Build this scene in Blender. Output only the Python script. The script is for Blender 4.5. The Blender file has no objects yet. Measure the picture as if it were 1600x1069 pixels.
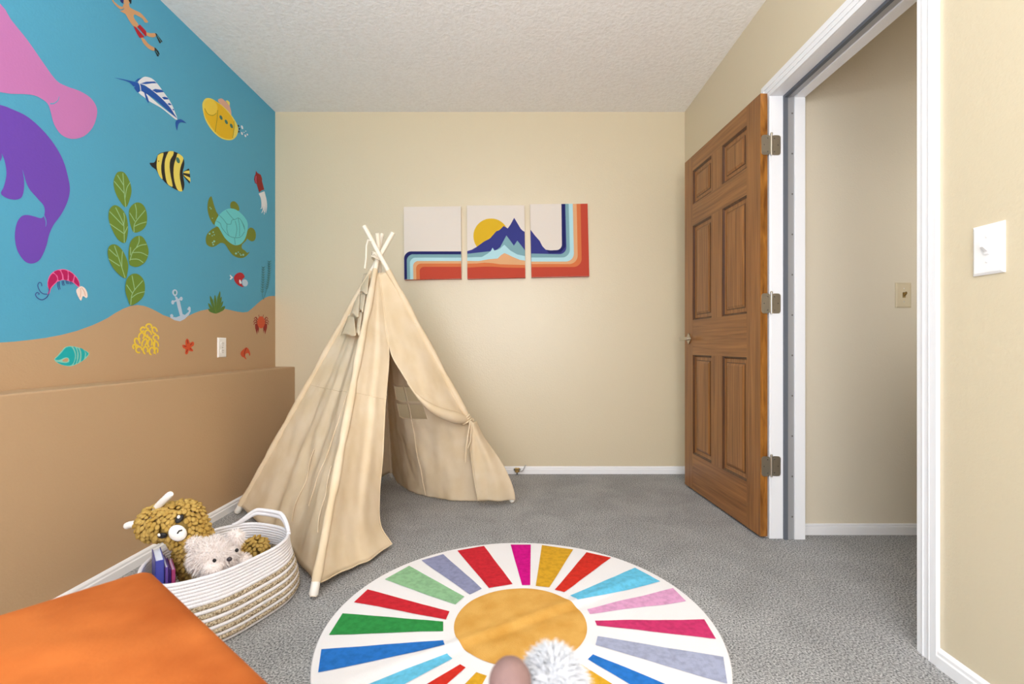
import bpy, bmesh, math, random
from math import pi, sin, cos, sqrt, radians as R
from mathutils import Vector as V, Matrix, Euler, noise
from mathutils.geometry import tessellate_polygon
random.seed(7)
C = bpy.context.scene.collection
SC = bpy.context.scene

# ---------------------------------------------------------------- measuring
F, CX, CY, H = 740.0, 805.0, 540.0, 0.864       # focal length (px), vanishing point, eye height
XL, XB, XR, YB, ZC = -1.619, -1.485, 1.144, 3.195, 2.44   # left wall, bump-out, right wall, back wall, ceiling
YR = -0.85                                       # rear wall (behind the viewer)
def at(px, py, Y): return V(((px-CX)*Y/F, Y, H-(py-CY)*Y/F))
def fl(px, py, z=0.0): return at(px, py, F*(H-z)/(py-CY))
def lw(px, py):                                  # a point of the left wall -> (Y, Z)
    Y = XL*F/(px-CX); return (Y, H-(py-CY)*Y/F)
def lerp(a, b, t): return a+(b-a)*t
def ss(a, b, x):
    t = min(1, max(0, (x-a)/(b-a))); return t*t*(3-2*t)
def curve(pts, t):                               # Catmull-Rom through pts, t in 0..1
    n = len(pts)-1; f = min(max(t, 0), 1)*n; i = min(int(f), n-1); f -= i
    p1, p2 = pts[i], pts[i+1]
    p0 = pts[i-1] if i else p1*2-p2
    p3 = pts[i+2] if i+2 <= n else p2*2-p1
    return 0.5*((2*p1)+(p2-p0)*f+(2*p0-5*p1+4*p2-p3)*f*f+(3*p1-p0-3*p2+p3)*f**3)
def smooth2(pts, n=4):                           # closed smooth outline
    N = len(pts); out = []
    for i in range(N):
        p0, p1, p2, p3 = (V(pts[(i+k) % N]) for k in (-1, 0, 1, 2))
        for j in range(n):
            f = j/n
            out.append(tuple(0.5*((2*p1)+(p2-p0)*f+(2*p0-5*p1+4*p2-p3)*f*f+(3*p1-p0-3*p2+p3)*f**3)))
    return out

# ---------------------------------------------------------------- materials
def srgb(c):
    return tuple(((v/255)/12.92 if v/255 <= .04045 else ((v/255+.055)/1.055)**2.4) for v in c)+(1,)
def mat(name, col, rough=.6, bump=None, var=None, metal=0, spec=.5, sheen=0, coord='pos', transl=0):
    """bump=(scale, strength, distance); var=(scale, colour2, contrast lo, hi)"""
    m = bpy.data.materials.new(name); m.use_nodes = True
    nt = m.node_tree; nd, ln = nt.nodes, nt.links
    b = nd['Principled BSDF']; out = nd['Material Output']
    b.inputs['Base Color'].default_value = srgb(col); b.inputs['Roughness'].default_value = rough
    b.inputs['Metallic'].default_value = metal; b.inputs['Specular IOR Level'].default_value = spec
    if sheen:
        b.inputs['Sheen Weight'].default_value = sheen; b.inputs['Sheen Roughness'].default_value = .4
        b.inputs['Sheen Tint'].default_value = srgb(col)
    def co():
        if coord == 'pos': return nd.new('ShaderNodeNewGeometry').outputs['Position']
        return nd.new('ShaderNodeTexCoord').outputs['Object']
    csock = None
    if var:
        n = nd.new('ShaderNodeTexNoise'); n.inputs['Scale'].default_value = var[0]; n.inputs['Detail'].default_value = 5
        ln.new(co(), n.inputs['Vector'])
        r = nd.new('ShaderNodeValToRGB'); r.color_ramp.elements[0].position = var[2]; r.color_ramp.elements[1].position = var[3]
        r.color_ramp.elements[0].color = srgb(var[1]); r.color_ramp.elements[1].color = srgb(col)
        ln.new(n.outputs['Fac'], r.inputs['Fac']); csock = r.outputs['Color']; ln.new(csock, b.inputs['Base Color'])
    if bump:
        n = nd.new('ShaderNodeTexNoise'); n.inputs['Scale'].default_value = bump[0]; n.inputs['Detail'].default_value = 3
        ln.new(co(), n.inputs['Vector'])
        bp = nd.new('ShaderNodeBump'); bp.inputs['Strength'].default_value = bump[1]; bp.inputs['Distance'].default_value = bump[2]
        ln.new(n.outputs['Fac'], bp.inputs['Height']); ln.new(bp.outputs['Normal'], b.inputs['Normal'])
    if transl:
        t = nd.new('ShaderNodeBsdfTranslucent'); t.inputs['Color'].default_value = srgb(col)
        if csock: ln.new(csock, t.inputs['Color'])
        mx = nd.new('ShaderNodeMixShader'); mx.inputs[0].default_value = transl
        ln.new(b.outputs[0], mx.inputs[1]); ln.new(t.outputs[0], mx.inputs[2]); ln.new(mx.outputs[0], out.inputs['Surface'])
    return m
WB = (120, .22, .003)                              # orange-peel wall texture
def paint(name, col): return mat(name, col, .55, WB, spec=.35)
M = {}
M['wall'] = mat('cream_wall_paint', (214, 200, 171), .38, WB, spec=.7)
M['hall'] = mat('hall_wall_paint', (222, 212, 192), .5, WB, spec=.4)
M['water'] = paint('mural_water_paint', (80, 163, 197))
M['sand'] = paint('mural_sand_paint', (188, 157, 122))
M['ceiling'] = mat('popcorn_ceiling', (247, 246, 245), .95, (60, .4, .009), (60, (240, 238, 236), .3, .6), spec=.1)
M['trim'] = mat('white_trim_paint', (240, 240, 242), .35, spec=.5)
M['plate'] = mat('white_plastic', (242, 240, 238), .3)
M['almond'] = mat('almond_plastic', (214, 200, 170), .35)
M['dark'] = mat('dark_gap', (38, 34, 32), .7)
M['gasket'] = mat('grey_weatherstrip', (95, 100, 108), .6)
M['zinc'] = mat('grey_metal_strip', (176, 176, 178), .45, metal=.4)
M['nickel'] = mat('satin_nickel', (196, 188, 172), .38, metal=1, bump=(60, .1, .001))
M['brass'] = mat('aged_brass', (170, 145, 95), .35, metal=.9)
M['steel'] = mat('grey_steel', (120, 118, 112), .4, metal=.8)
def carpet():
    m = mat('grey_carpet_pile', (150, 148, 144), .95, (420, .6, .005), spec=.05, sheen=.15)
    nt = m.node_tree; nd, ln = nt.nodes, nt.links; b = nd['Principled BSDF']
    g = nd.new('ShaderNodeNewGeometry')
    n1 = nd.new('ShaderNodeTexNoise'); n1.inputs['Scale'].default_value = 190; n1.inputs['Detail'].default_value = 2
    n2 = nd.new('ShaderNodeTexNoise'); n2.inputs['Scale'].default_value = 5; n2.inputs['Detail'].default_value = 4; n2.inputs['Distortion'].default_value = .8
    for n in (n1, n2): ln.new(g.outputs['Position'], n.inputs['Vector'])
    r1 = nd.new('ShaderNodeValToRGB'); r1.color_ramp.elements[0].position = .3; r1.color_ramp.elements[1].position = .68
    r1.color_ramp.elements[0].color = srgb((78, 79, 81)); r1.color_ramp.elements[1].color = srgb((208, 208, 208))
    r2 = nd.new('ShaderNodeValToRGB'); r2.color_ramp.elements[0].position = .35; r2.color_ramp.elements[1].position = .65
    r2.color_ramp.elements[0].color = (.86, .86, .86, 1); r2.color_ramp.elements[1].color = (1.03, 1.03, 1.03, 1)
    ln.new(n1.outputs['Fac'], r1.inputs['Fac']); ln.new(n2.outputs['Fac'], r2.inputs['Fac'])
    mx = nd.new('ShaderNodeMix'); mx.data_type = 'RGBA'; mx.blend_type = 'MULTIPLY'; mx.inputs[0].default_value = 1
    ln.new(r1.outputs['Color'], mx.inputs[6]); ln.new(r2.outputs['Color'], mx.inputs[7]); ln.new(mx.outputs[2], b.inputs['Base Color'])
    return m
M['carpet'] = carpet()
def wood(name, c1, c2, scale, rough=.35):
    m = mat(name, c1, rough, spec=.5)
    nt = m.node_tree; nd, ln = nt.nodes, nt.links; b = nd['Principled BSDF']
    tc = nd.new('ShaderNodeTexCoord'); mp = nd.new('ShaderNodeMapping'); mp.inputs['Scale'].default_value = scale
    ln.new(tc.outputs['Object'], mp.inputs['Vector'])
    n = nd.new('ShaderNodeTexNoise'); n.inputs['Scale'].default_value = 1; n.inputs['Detail'].default_value = 6; n.inputs['Distortion'].default_value = .6
    ln.new(mp.outputs['Vector'], n.inputs['Vector'])
    r = nd.new('ShaderNodeValToRGB'); r.color_ramp.elements[0].position = .32; r.color_ramp.elements[1].position = .68
    r.color_ramp.elements[0].color = srgb(c2); r.color_ramp.elements[1].color = srgb(c1)
    ln.new(n.outputs['Fac'], r.inputs['Fac']); ln.new(r.outputs['Color'], b.inputs['Base Color'])
    bp = nd.new('ShaderNodeBump'); bp.inputs['Strength'].default_value = .12; bp.inputs['Distance'].default_value = .002
    ln.new(n.outputs['Fac'], bp.inputs['Height']); ln.new(bp.outputs['Normal'], b.inputs['Normal'])
    return m
M['wood_v'] = wood('stained_wood_upright', (164, 111, 60), (122, 77, 37), (70, 70, 2.2))
M['wood_h'] = wood('stained_wood_level', (164, 111, 60), (122, 77, 37), (2.2, 70, 70))
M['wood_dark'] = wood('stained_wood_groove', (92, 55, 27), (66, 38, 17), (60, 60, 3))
M['wood_edge'] = wood('raw_wood_edge', (176, 116, 48), (112, 66, 24), (50, 50, 8), .3)
M['stool_wood'] = wood('pale_wood', (200, 164, 118), (170, 132, 90), (6, 60, 60))
M['leg_wood'] = wood('dark_leg_wood', (90, 60, 40), (60, 38, 24), (60, 60, 4))
M['canvas_cloth'] = mat('tent_canvas', (232, 214, 186), .9, (700, .25, .001), (9, (225, 204, 170), .35, .65), spec=.1, transl=.12)
M['pole'] = mat('cream_pole', (240, 230, 212), .6)
M['cap'] = mat('white_rubber_cap', (240, 236, 228), .5)
M['cord'] = mat('cream_cotton_cord', (238, 228, 210), .9)
M['velvet'] = mat('orange_velvet', (182, 99, 42), .85, (220, .3, .001), (5.5, (148, 70, 20), .36, .64), spec=.2, sheen=.5)
M['rope_white'] = mat('white_cotton_rope', (238, 236, 240), .9, (260, .8, .003), spec=.1)
M['rope_jute'] = mat('speckled_jute_rope', (214, 198, 172), .95, (190, 1, .006), (210, (126, 106, 78), .38, .56), spec=.1)
M['mustard'] = mat('mustard_chenille', (188, 156, 88), .9, (500, .6, .002), (30, (168, 134, 64), .3, .6), spec=.1, sheen=.2)
M['fur_white'] = mat('white_fur', (240, 232, 228), .9, spec=.1)
M['fleece'] = mat('white_fleece', (204, 205, 208), .9, spec=.05)
M['felt_white'] = mat('white_felt', (242, 238, 232), .95, (300, .6, .002), spec=.1)
M['black'] = mat('black_felt', (18, 16, 18), .6)
M['nose'] = mat('dark_nose', (52, 42, 48), .4)
M['brown'] = mat('brown_plush', (132, 104, 98), .85, (300, .4, .001), (40, (112, 86, 82), .3, .7), sheen=.3)

# ---------------------------------------------------------------- mesh building
class MB:
    def __init__(s): s.v, s.f, s.m, s.s = [], [], [], []
    def add(s, vs, fs, mi=0, sm=False):
        o = len(s.v); s.v += [tuple(v) for v in vs]
        for f in fs: s.f.append(tuple(i+o for i in f)); s.m.append(mi); s.s.append(sm)
        return s
    def box(s, a, b, mi=0):
        (x0, y0, z0), (x1, y1, z1) = a, b
        vs = [(x, y, z) for x in (x0, x1) for y in (y0, y1) for z in (z0, z1)]
        return s.add(vs, [(0, 1, 3, 2), (4, 6, 7, 5), (0, 4, 5, 1), (2, 3, 7, 6), (0, 2, 6, 4), (1, 5, 7, 3)], mi)
    def prism(s, pts, off, mi=0, mside=None, sm=False):   # closed 3D outline, extruded by off
        n = len(pts); off = V(off); P = [V(p) for p in pts]
        vs = P+[p+off for p in P]
        tri = tessellate_polygon([P])
        s.add(vs, [tuple(t) for t in tri]+[tuple(i+n for i in reversed(t)) for t in tri], mi)
        s.add(vs, [(i, (i+1) % n, (i+1) % n+n, i+n) for i in range(n)], mi if mside is None else mside, sm)
        return s
    def tube(s, pts, r, n=10, mi=0, caps=True, closed=False):
        P = [V(p) for p in pts]; N = len(P); rr = r if callable(r) else (lambda t: r)
        vs = []; up = None
        for i, p in enumerate(P):
            if closed: t = (P[(i+1) % N]-P[i-1]).normalized()
            else: t = (P[min(i+1, N-1)]-P[max(i-1, 0)]).normalized()
            if up is None:
                up = t.orthogonal().normalized()
            up = (up-t*up.dot(t))
            up = up.normalized() if up.length > 1e-6 else t.orthogonal().normalized()
            b = t.cross(up); k = rr(i/(N-1))
            vs += [p+up*k*cos(2*pi*j/n)+b*k*sin(2*pi*j/n) for j in range(n)]
        fs = []
        for i in range(N if closed else N-1):
            a, b = i*n, ((i+1) % N)*n
            fs += [(a+j, a+(j+1) % n, b+(j+1) % n, b+j) for j in range(n)]
        s.add(vs, fs, mi, True)
        if caps and not closed:
            s.add(vs[:n], [tuple(reversed(range(n)))], mi); s.add(vs[-n:], [tuple(range(n))], mi)
        return s
    def grid(s, fn, nu, nv, mi=0, skip=None, sm=True, closed_u=False):
        vs = [fn(i/nu, j/nv) for j in range(nv+1) for i in range(nu+1)]
        fs = []
        for j in range(nv):
            for i in range(nu):
                if skip and skip((i+.5)/nu, (j+.5)/nv): continue
                a = j*(nu+1)+i; fs.append((a, a+1, a+nu+2, a+nu+1))
        return s.add(vs, fs, mi, sm)
    def ell(s, c, r, rot=None, nu=20, nv=12, mi=0):
        c = V(c); r = (r, r, r) if not hasattr(r, '__len__') else r
        rot = rot or Matrix.Identity(3)
        def fn(u, v):
            a, b = 2*pi*u, pi*v
            return c+rot @ V((r[0]*cos(a)*sin(b), r[1]*sin(a)*sin(b), r[2]*cos(b)))
        return s.grid(fn, nu, nv, mi)
    def lathe(s, c, prof, n=32, mi=0, sm=True):            # prof: (radius, z) up the z axis
        c = V(c); k = len(prof)
        vs = [c+V((r*cos(2*pi*j/n), r*sin(2*pi*j/n), z)) for r, z in prof for j in range(n)]
        fs = [(i*n+j, i*n+(j+1) % n, (i+1)*n+(j+1) % n, (i+1)*n+j) for i in range(k-1) for j in range(n)]
        return s.add(vs, fs, mi, sm)
    def build(s, name, mats, parent=None, local=False, bevel=0, seg=2, solid=0, sub=0, weld=False, angle=None):
        me = bpy.data.meshes.new(name); me.from_pydata(s.v, [], s.f)
        mats = mats if isinstance(mats, (list, tuple)) else [mats]
        for m in mats: me.materials.append(m)
        me.polygons.foreach_set('material_index', s.m); me.polygons.foreach_set('use_smooth', s.s)
        if weld:
            bm = bmesh.new(); bm.from_mesh(me); bmesh.ops.remove_doubles(bm, verts=bm.verts, dist=1e-5)
            bmesh.ops.recalc_face_normals(bm, faces=bm.faces); bm.to_mesh(me); bm.free()
        me.update()
        o = bpy.data.objects.new(name, me); C.objects.link(o)
        if parent is not None:
            o.parent = parent
            if not local: o.matrix_parent_inverse = world_of(parent).inverted()
        if solid:
            md = o.modifiers.new('thickness', 'SOLIDIFY'); md.thickness = solid; md.offset = 0
        if bevel:
            md = o.modifiers.new('bevel', 'BEVEL'); md.width = bevel; md.segments = seg; md.limit_method = 'ANGLE'; md.angle_limit = R(40)
        if sub:
            md = o.modifiers.new('subdivision', 'SUBSURF'); md.levels = sub; md.render_levels = sub
        return o
def world_of(o):
    if o.type == 'EMPTY': return Matrix.Translation(o.location) @ o.rotation_euler.to_matrix().to_4x4()
    return Matrix.Identity(4)
def tag(o, label=None, cat=None, group=None, kind=None):
    if label: o['label'] = label
    if cat: o['category'] = cat
    if group: o['group'] = group
    if kind: o['kind'] = kind
    return o
def thing(name, label, cat, loc, group=None, rz=0, kind=None):
    o = bpy.data.objects.new(name, None); C.objects.link(o); o.location = loc; o.rotation_euler = (0, 0, rz)
    o.empty_display_size = .05
    return tag(o, label, cat, group, kind)
# ================================================================ the room
HX = 3.0                                          # far end of the hall
f = MB().add([(XL-.1, YR-.1, 0), (XR, YR-.1, 0), (XR, YB+.1, 0), (XL-.1, YB+.1, 0)], [(0, 1, 2, 3)])
f.add([(XR, .8, 0), (HX+.1, .8, 0), (HX+.1, 2.3, 0), (XR, 2.3, 0)], [(0, 1, 2, 3)])
f.add([(XL-.1, YR-.1, -.05), (HX+.1, YR-.1, -.05), (HX+.1, YB+.1, -.05), (XL-.1, YB+.1, -.05)], [(3, 2, 1, 0)])
tag(f.build('floor', M['carpet']), 'grey cut-pile carpet covering the bedroom and hall', 'floor', kind='structure')
c = MB().box((XL-.1, YR-.1, ZC), (HX+.1, YB+.1, ZC+.05))
tag(c.build('ceiling', M['ceiling']), 'off-white popcorn textured ceiling', 'ceiling', kind='structure')
w = MB().box((XL-.1, YB, 0), (XR+.135, YB+.1, ZC))
tag(w.build('wall_back', M['wall']), 'cream back wall behind the tent and canvases', 'wall', kind='structure')
# right wall with the doorway
Y0, Y1, ZT, XH = 1.34, 2.117, 1.98, 1.279         # opening near / far / head, hall face
w = MB().box((XR, YR, 0), (XH, Y0-.02, ZC)).box((XR, Y1+.02, 0), (XH, YB, ZC)).box((XR, Y0-.02, ZT+.02), (XH, Y1+.02, ZC))
tag(w.build('wall_right', M['wall']), 'cream right wall around the open doorway', 'wall', kind='structure')
# hall beyond the doorway
w = MB().box((XH, 2.165, 0), (HX, 2.26, ZC)).box((HX, .8, 0), (HX+.1, 2.26, ZC)).box((XH, .75, 0), (HX+.1, .85, ZC))
tag(w.build('wall_hall', M['hall']), 'cream hallway wall seen through the doorway', 'wall', kind='structure')
b = MB().box((XH, 2.153, 0), (HX, 2.165, .04)).box((XH, 2.157, .04), (HX, 2.165, .052))
tag(b.build('baseboard_hall', M['trim'], bevel=.003), 'white baseboard along the hallway wall', 'baseboard', kind='structure')
# rear wall with the window that lights the room
WX0, WX1, WZ0, WZ1 = -1.1, .76, .5, 2.1
w = MB().box((XL-.1, YR-.1, 0), (WX0, YR, ZC)).box((WX1, YR-.1, 0), (XR+.135, YR, ZC)).box((WX0, YR-.1, 0), (WX1, YR, WZ0)).box((WX0, YR-.1, WZ1), (WX1, YR, ZC))
tag(w.build('wall_rear', M['wall']), 'cream rear wall with the window', 'wall', kind='structure')
w = MB()
for a, bb in (((WX0, YR-.08, WZ0), (WX0+.05, YR-.02, WZ1)), ((WX1-.05, YR-.08, WZ0), (WX1, YR-.02, WZ1)),
              ((WX0+.05, YR-.08, WZ0), (WX1-.05, YR-.02, WZ0+.05)), ((WX0+.05, YR-.08, WZ1-.05), (WX1-.05, YR-.02, WZ1)),
              (((WX0+WX1)/2-.025, YR-.08, WZ0+.05), ((WX0+WX1)/2+.025, YR-.02, WZ1-.05))): w.box(a, bb)
tag(w.build('window_1', M['trim'], bevel=.004), 'white sliding window frame in the rear wall', 'window', kind='structure')
# left wall: water above, sand below, one painted surface; bump-out ledge in front of it
sand_px = [(0, 318), (75, 313), (150, 305), (235, 294), (320, 278), (400, 257), (480, 228), (520, 210), (560, 190), (600, 164), (640, 142), (680, 127), (715, 122), (750, 127),
           (780, 138), (815, 155), (850, 175), (900, 192), (935, 194), (960, 188), (985, 177), (1010, 165), (1045, 152), (1080, 145), (1125, 141), (1170, 142), (1205, 150), (1240, 158),
           (1265, 161), (1290, 158), (1315, 138), (1340, 115), (1360, 98), (1380, 85), (1400, 77), (1424, 75)]
pts = [lw(x/3.3333, 440+y/3.3333) for x, y in sand_px]
w = MB().box((XL-.1, YR, 0), (XL, YB, ZC))
line = [(YR, .874)]+[(min(y, YB), z) for y, z in pts]+[(YB, pts[-1][1])]
vs = [(XL+.0006, y, z) for y, z in line]+[(XL+.0006, y, .6) for y, z in line]; n = len(line)
w.add(vs, [(i+n, i+1+n, i+1, i) for i in range(n-1)], 1)
WALL = tag(w.build('wall_left', [M['water'], M['sand']]), 'left wall painted as an undersea mural with sandy seabed', 'wall', kind='structure')
w = MB().box((XL, YR, 0), (XB, YB, .7215))
tag(w.build('wall_ledge', M['sand'], bevel=.006, seg=3), 'tan half-height ledge below the undersea mural', 'ledge', kind='structure')
# baseboards
def base(name, a, b, n, label):                   # profile swept from a to b, n = into the room
    a, b, n = V(a), V(b), V(n)
    prof = [(.0005, 0), (.013, 0), (.013, .03), (.010, .034), (.0095, .042), (.006, .047), (.0005, .05)]
    m = MB(); k = len(prof)
    vs = [p+n*d+V((0, 0, z)) for p in (a, b) for d, z in prof]
    m.add(vs, [(i, i+1, i+1+k, i+k) for i in range(k-1)]+[tuple(range(k)), tuple(range(2*k-1, k-1, -1))])
    return tag(m.build(name, M['trim']), label, 'baseboard', kind='structure')
base('baseboard_back', (XB, YB, 0), (XR, YB, 0), (0, -1, 0), 'white baseboard along the back wall')
base('baseboard_left', (XB, YR, 0), (XB, YB-.013, 0), (1, 0, 0), 'white baseboard along the tan ledge')
base('baseboard_right', (XR, YR, 0), (XR, Y0-.0665, 0), (-1, 0, 0), 'white baseboard on the right wall by the light switch')
# door frame: casing on the room side, jambs, weatherstrip, metal strip
CW = .066
m = MB()
def cas(y0, y1, z0, z1, vert=True):
    k = [(0, .30, .008), (.30, .36, .0115), (.36, .62, .0095), (.62, .68, .0125), (.68, 1, .0115)]
    return k
for y_in, sgn in ((Y0, -1), (Y1, 1)):
    for a, bb, t in cas(0, 0, 0, 0):
        ya, yb = sorted((y_in+sgn*CW*a, y_in+sgn*CW*bb)); m.box((XR-t, ya, 0), (XR, yb, ZT+CW*bb))
for a, bb, t in cas(0, 0, 0, 0): m.box((XR-t, Y0-CW*a, ZT+CW*a), (XR, Y1+CW*a, ZT+CW*bb))
# jambs: far, near, head
m.box((XR, Y1, 0), (XH, Y1+.02, ZT+.02)).box((XR, Y0-.02, 0), (XH, Y0, ZT+.02)).box((XR, Y0, ZT), (XH, Y1, ZT+.02))
# hall-side stop
m.box((1.2445, Y1-.010, 0), (XH+.012, Y1, ZT-.010)).box((1.2445, Y0, 0), (XH+.012, Y0+.010, ZT-.010)).box((1.2445, Y0, ZT-.010), (XH+.012, Y1, ZT))
FR = tag(m.build('trim_1', M['trim'], bevel=.0012), 'white door casing and jambs of the open doorway', 'door frame', kind='structure')
m = MB().box((1.197, Y1-.012, 0), (1.2125, Y1, ZT-.012)).box((1.197, Y0, 0), (1.2125, Y0+.012, ZT-.012)).box((1.197, Y0, ZT-.012), (1.2125, Y1, ZT))
m.build('weatherstrip', M['gasket'], FR)
m = MB().box((1.2125, Y1-.004, 0), (1.2445, Y1, ZT-.004)).box((1.2125, Y0, 0), (1.2445, Y0+.004, ZT-.004)).box((1.2125, Y0, ZT-.004), (1.2445, Y1, ZT))
o = m.build('metal_strip', M['zinc'], FR); o['label'] = 'grey screwed metal strip in the jamb'
for k in range(11):
    z = .1+k*.18
    MB().ell((1.236, Y1-.0045, z), (.004, .0015, .004), nu=10, nv=6).build('screw', M['steel'], FR)
m = MB().box((1.15, Y0, .86), (1.185, Y0+.002, .925))
m.build('strike_plate', M['nickel'], FR)

# ---------------------------------------------------------------- door
DW, DH, DT = .806, 1.977, .032
dz = .012
ang = math.atan2(2.905-2.115, 1.046-1.094)       # direction of the leaf, hinge -> free edge
D = thing('door_1', 'stained wooden six panel door standing open against the right wall', 'door', (1.094, 2.113, dz), kind='structure')
D.rotation_euler = (0, 0, ang)
# local: x along leaf, y>0 = room side (left of direction), z up. back face at y=-DT
cols = [(.112, .345), (.462, .695)]
rows = [(DH-.29, DH-.09), (DH-.975, DH-.416), (DH-1.766, DH-1.18)]
m = MB()
xs = [0, cols[0][0], cols[0][1], cols[1][0], cols[1][1], DW]
for a, bb in ((xs[0], xs[1]), (xs[4], xs[5])): m.box((a, -DT, 0), (bb, 0, DH), 0)
zs = [0, rows[2][0], rows[2][1], rows[1][0], rows[1][1], rows[0][0], rows[0][1], DH]
for k in (0, 2, 4, 6): m.box((xs[1], -DT, zs[k]), (xs[4], -.0004, zs[k+1]), 1)
for z0, z1 in rows: m.box((xs[2], -DT, z0), (xs[3], -.0004, z1), 0)
m.add([(-.0006, -DT, 0), (-.0006, 0, 0), (-.0006, 0, DH), (-.0006, -DT, DH)], [(0, 1, 2, 3)], 2)
m.build('door_leaf', [M['wood_v'], M['wood_h'], M['wood_edge']], D, local=True)
def door_panel(x0, x1, z0, z1):
    m = MB()
    def ring(i, y): return [(x0+i, y, z0+i), (x1-i, y, z0+i), (x1-i, y, z1-i), (x0+i, y, z1-i)]
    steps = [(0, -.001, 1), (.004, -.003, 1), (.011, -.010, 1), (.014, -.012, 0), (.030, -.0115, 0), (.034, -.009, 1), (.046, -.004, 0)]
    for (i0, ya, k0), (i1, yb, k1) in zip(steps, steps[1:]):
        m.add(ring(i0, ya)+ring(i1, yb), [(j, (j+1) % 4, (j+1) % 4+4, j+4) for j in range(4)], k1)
    m.add(ring(.046, -.004), [(0, 1, 2, 3)])
    m.add(ring(0, -.024), [(3, 2, 1, 0)])
    return m.build('door_panel', [M['wood_v'], M['wood_dark']], D, local=True)
for z0, z1 in rows:
    for x0, x1 in cols: door_panel(x0, x1, z0, z1)
# lever handle
hx, hz = .742, .905-dz
m = MB(); q = .034
m.prism([(hx, .0005, hz-q), (hx+q, .0005, hz), (hx, .0005, hz+q), (hx-q, .0005, hz)], (0, .006, 0))
HND = m.build('door_handle', M['nickel'], D, local=True, bevel=.002); HND['label'] = 'satin nickel lever handle on a diamond rose'
m = MB().tube([(hx, .006, hz), (hx, .055, hz)], .010, 14)
m.prism([(hx-.095, .045, hz-.008), (hx+.012, .043, hz-.011), (hx+.012, .043, hz+.011), (hx-.095, .045, hz+.008)], (0, .013, 0))
lv = m.build('lever', M['nickel'], HND, local=True, bevel=.003)
# hinges
def rrect(cx, cz, w, h, r, y, n=5):
    out = []
    for sx, sz, a0 in ((1, 1, 0), (-1, 1, 90), (-1, -1, 180), (1, -1, 270)):
        for k in range(n+1):
            a = R(a0+90*k/n); out.append((cx+sx*(w/2-r)+r*cos(a), y, cz+sz*(h/2-r)+r*sin(a)))
    return out
for hzz in (1.759, 1.052, .325):
    m = MB().prism(rrect(1.1175, hzz, .040, .089, .012, 2.1105), (0, .0018, 0))
    m.prism(rrect(1.1655, hzz, .040, .089, .012, 2.1145), (0, .002, 0))
    m.tube([(1.1420, 2.1095, hzz-.046), (1.1420, 2.1095, hzz+.046)], .0045, 10)
    m.ell((1.1420, 2.1095, hzz+.049), (.0055, .0055, .006), nu=10, nv=6)
    for sx in (1.1175, 1.1655):
        yy = 2.1102 if sx < 1.14 else 2.1142
        for dx, dzz in ((-.008, .03), (.008, 0), (-.008, -.03)):
            m.ell((sx+dx*(1 if sx > 1.14 else -1), yy, hzz+dzz), (.0028, .001, .0028), nu=8, nv=5, mi=1)
    o = m.build('hinge', [M['nickel'], M['steel']], D); o['label'] = 'satin nickel hinge'

# ---------------------------------------------------------------- switches, outlet, cable splitter
def plate(name, label, cat, c, ux, nrm, w, h, m0, toggle=True):
    c, ux, nrm = V(c), V(ux), V(nrm); uz = V((0, 0, 1))
    t = thing(name, label, cat, c)
    def P(a, b, d): return c+ux*a+uz*b+nrm*d
    m = MB(); i = .006
    lo = [P(-w/2, -h/2, .0005), P(w/2, -h/2, .0005), P(w/2, h/2, .0005), P(-w/2, h/2, .0005)]
    hi = [P(-w/2+i, -h/2+i, .0065), P(w/2-i, -h/2+i, .0065), P(w/2-i, h/2-i, .0065), P(-w/2+i, h/2-i, .0065)]
    md = [P(-w/2, -h/2, .003), P(w/2, -h/2, .003), P(w/2, h/2, .003), P(-w/2, h/2, .003)]
    q = [(j, (j+1) % 4, (j+1) % 4+4, j+4) for j in range(4)]
    m.add(lo+md, q).add(md+hi, q).add(hi, [(0, 1, 2, 3)]).add(lo, [(3, 2, 1, 0)])
    m.build('cover_plate', m0, t, weld=True)
    if toggle:
        k = MB()
        k.prism([P(-.006, -.012, .0066), P(.006, -.012, .0066), P(.006, .012, .0066), P(-.006, .012, .0066)], nrm*.002)
        a = [P(-.0045, -.006, .008), P(.0045, -.006, .008), P(.0045, .006, .008), P(-.0045, .006, .008)]
        b = [P(-.0035, .006, .021), P(.0035, .006, .021), P(.0035, .014, .019), P(-.0035, .014, .019)]
        k.add(a+b, q+[(4, 5, 6, 7)])
        k.build('toggle', M['brass'] if m0 is M['almond'] else m0, t)
        for s in (-.03, .03): MB().ell(P(0, s, .0066), (.0025, .0025, .0025), nu=8, nv=6).build('screw', M['plate'], t)
    else:
        for s in (-.02, .02):
            k = MB(); pts = []
            for j in range(24):
                aa = 2*pi*j/24; pts.append(P(.0165*cos(aa), s+max(-.0125, min(.0125, .0165*sin(aa))), .0066))
            k.prism(pts, nrm*.0015)
            r = k.build('receptacle', m0, t)
            kk = MB()
            for dx in (-.006, .006): kk.prism([P(dx-.001, s-.001, .0083), P(dx+.001, s-.001, .0083), P(dx+.001, s+.008, .0083), P(dx-.001, s+.008, .0083)], nrm*.0004)
            kk.ell(P(0, s-.007, .0083), (.0022, .0022, .0022), nu=8, nv=6)
            kk.build('slot', M['steel'], r)
        MB().ell(P(0, 0, .0066), (.0025, .0025, .0025), nu=8, nv=6).build('screw', M['steel'], t)
    return t
plate('light_switch', 'white toggle light switch on the right wall near the doorway casing', 'light switch', (XR, 1.142, 1.096), (0, 1, 0), (-1, 0, 0), .076, .121, M['plate'])
plate('light_switch', 'almond toggle light switch on the hallway wall through the doorway', 'light switch', (1.772, 2.165, 1.094), (1, 0, 0), (0, -1, 0), .071, .114, M['almond'])
plate('wall_outlet', 'white duplex outlet on the painted sand beside the small orange shell', 'outlet', (XL, 2.61, .853), (0, 1, 0), (1, 0, 0), .076, .108, M['plate'], toggle=False)
cp = at(808, 735, YB-.02)
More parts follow.
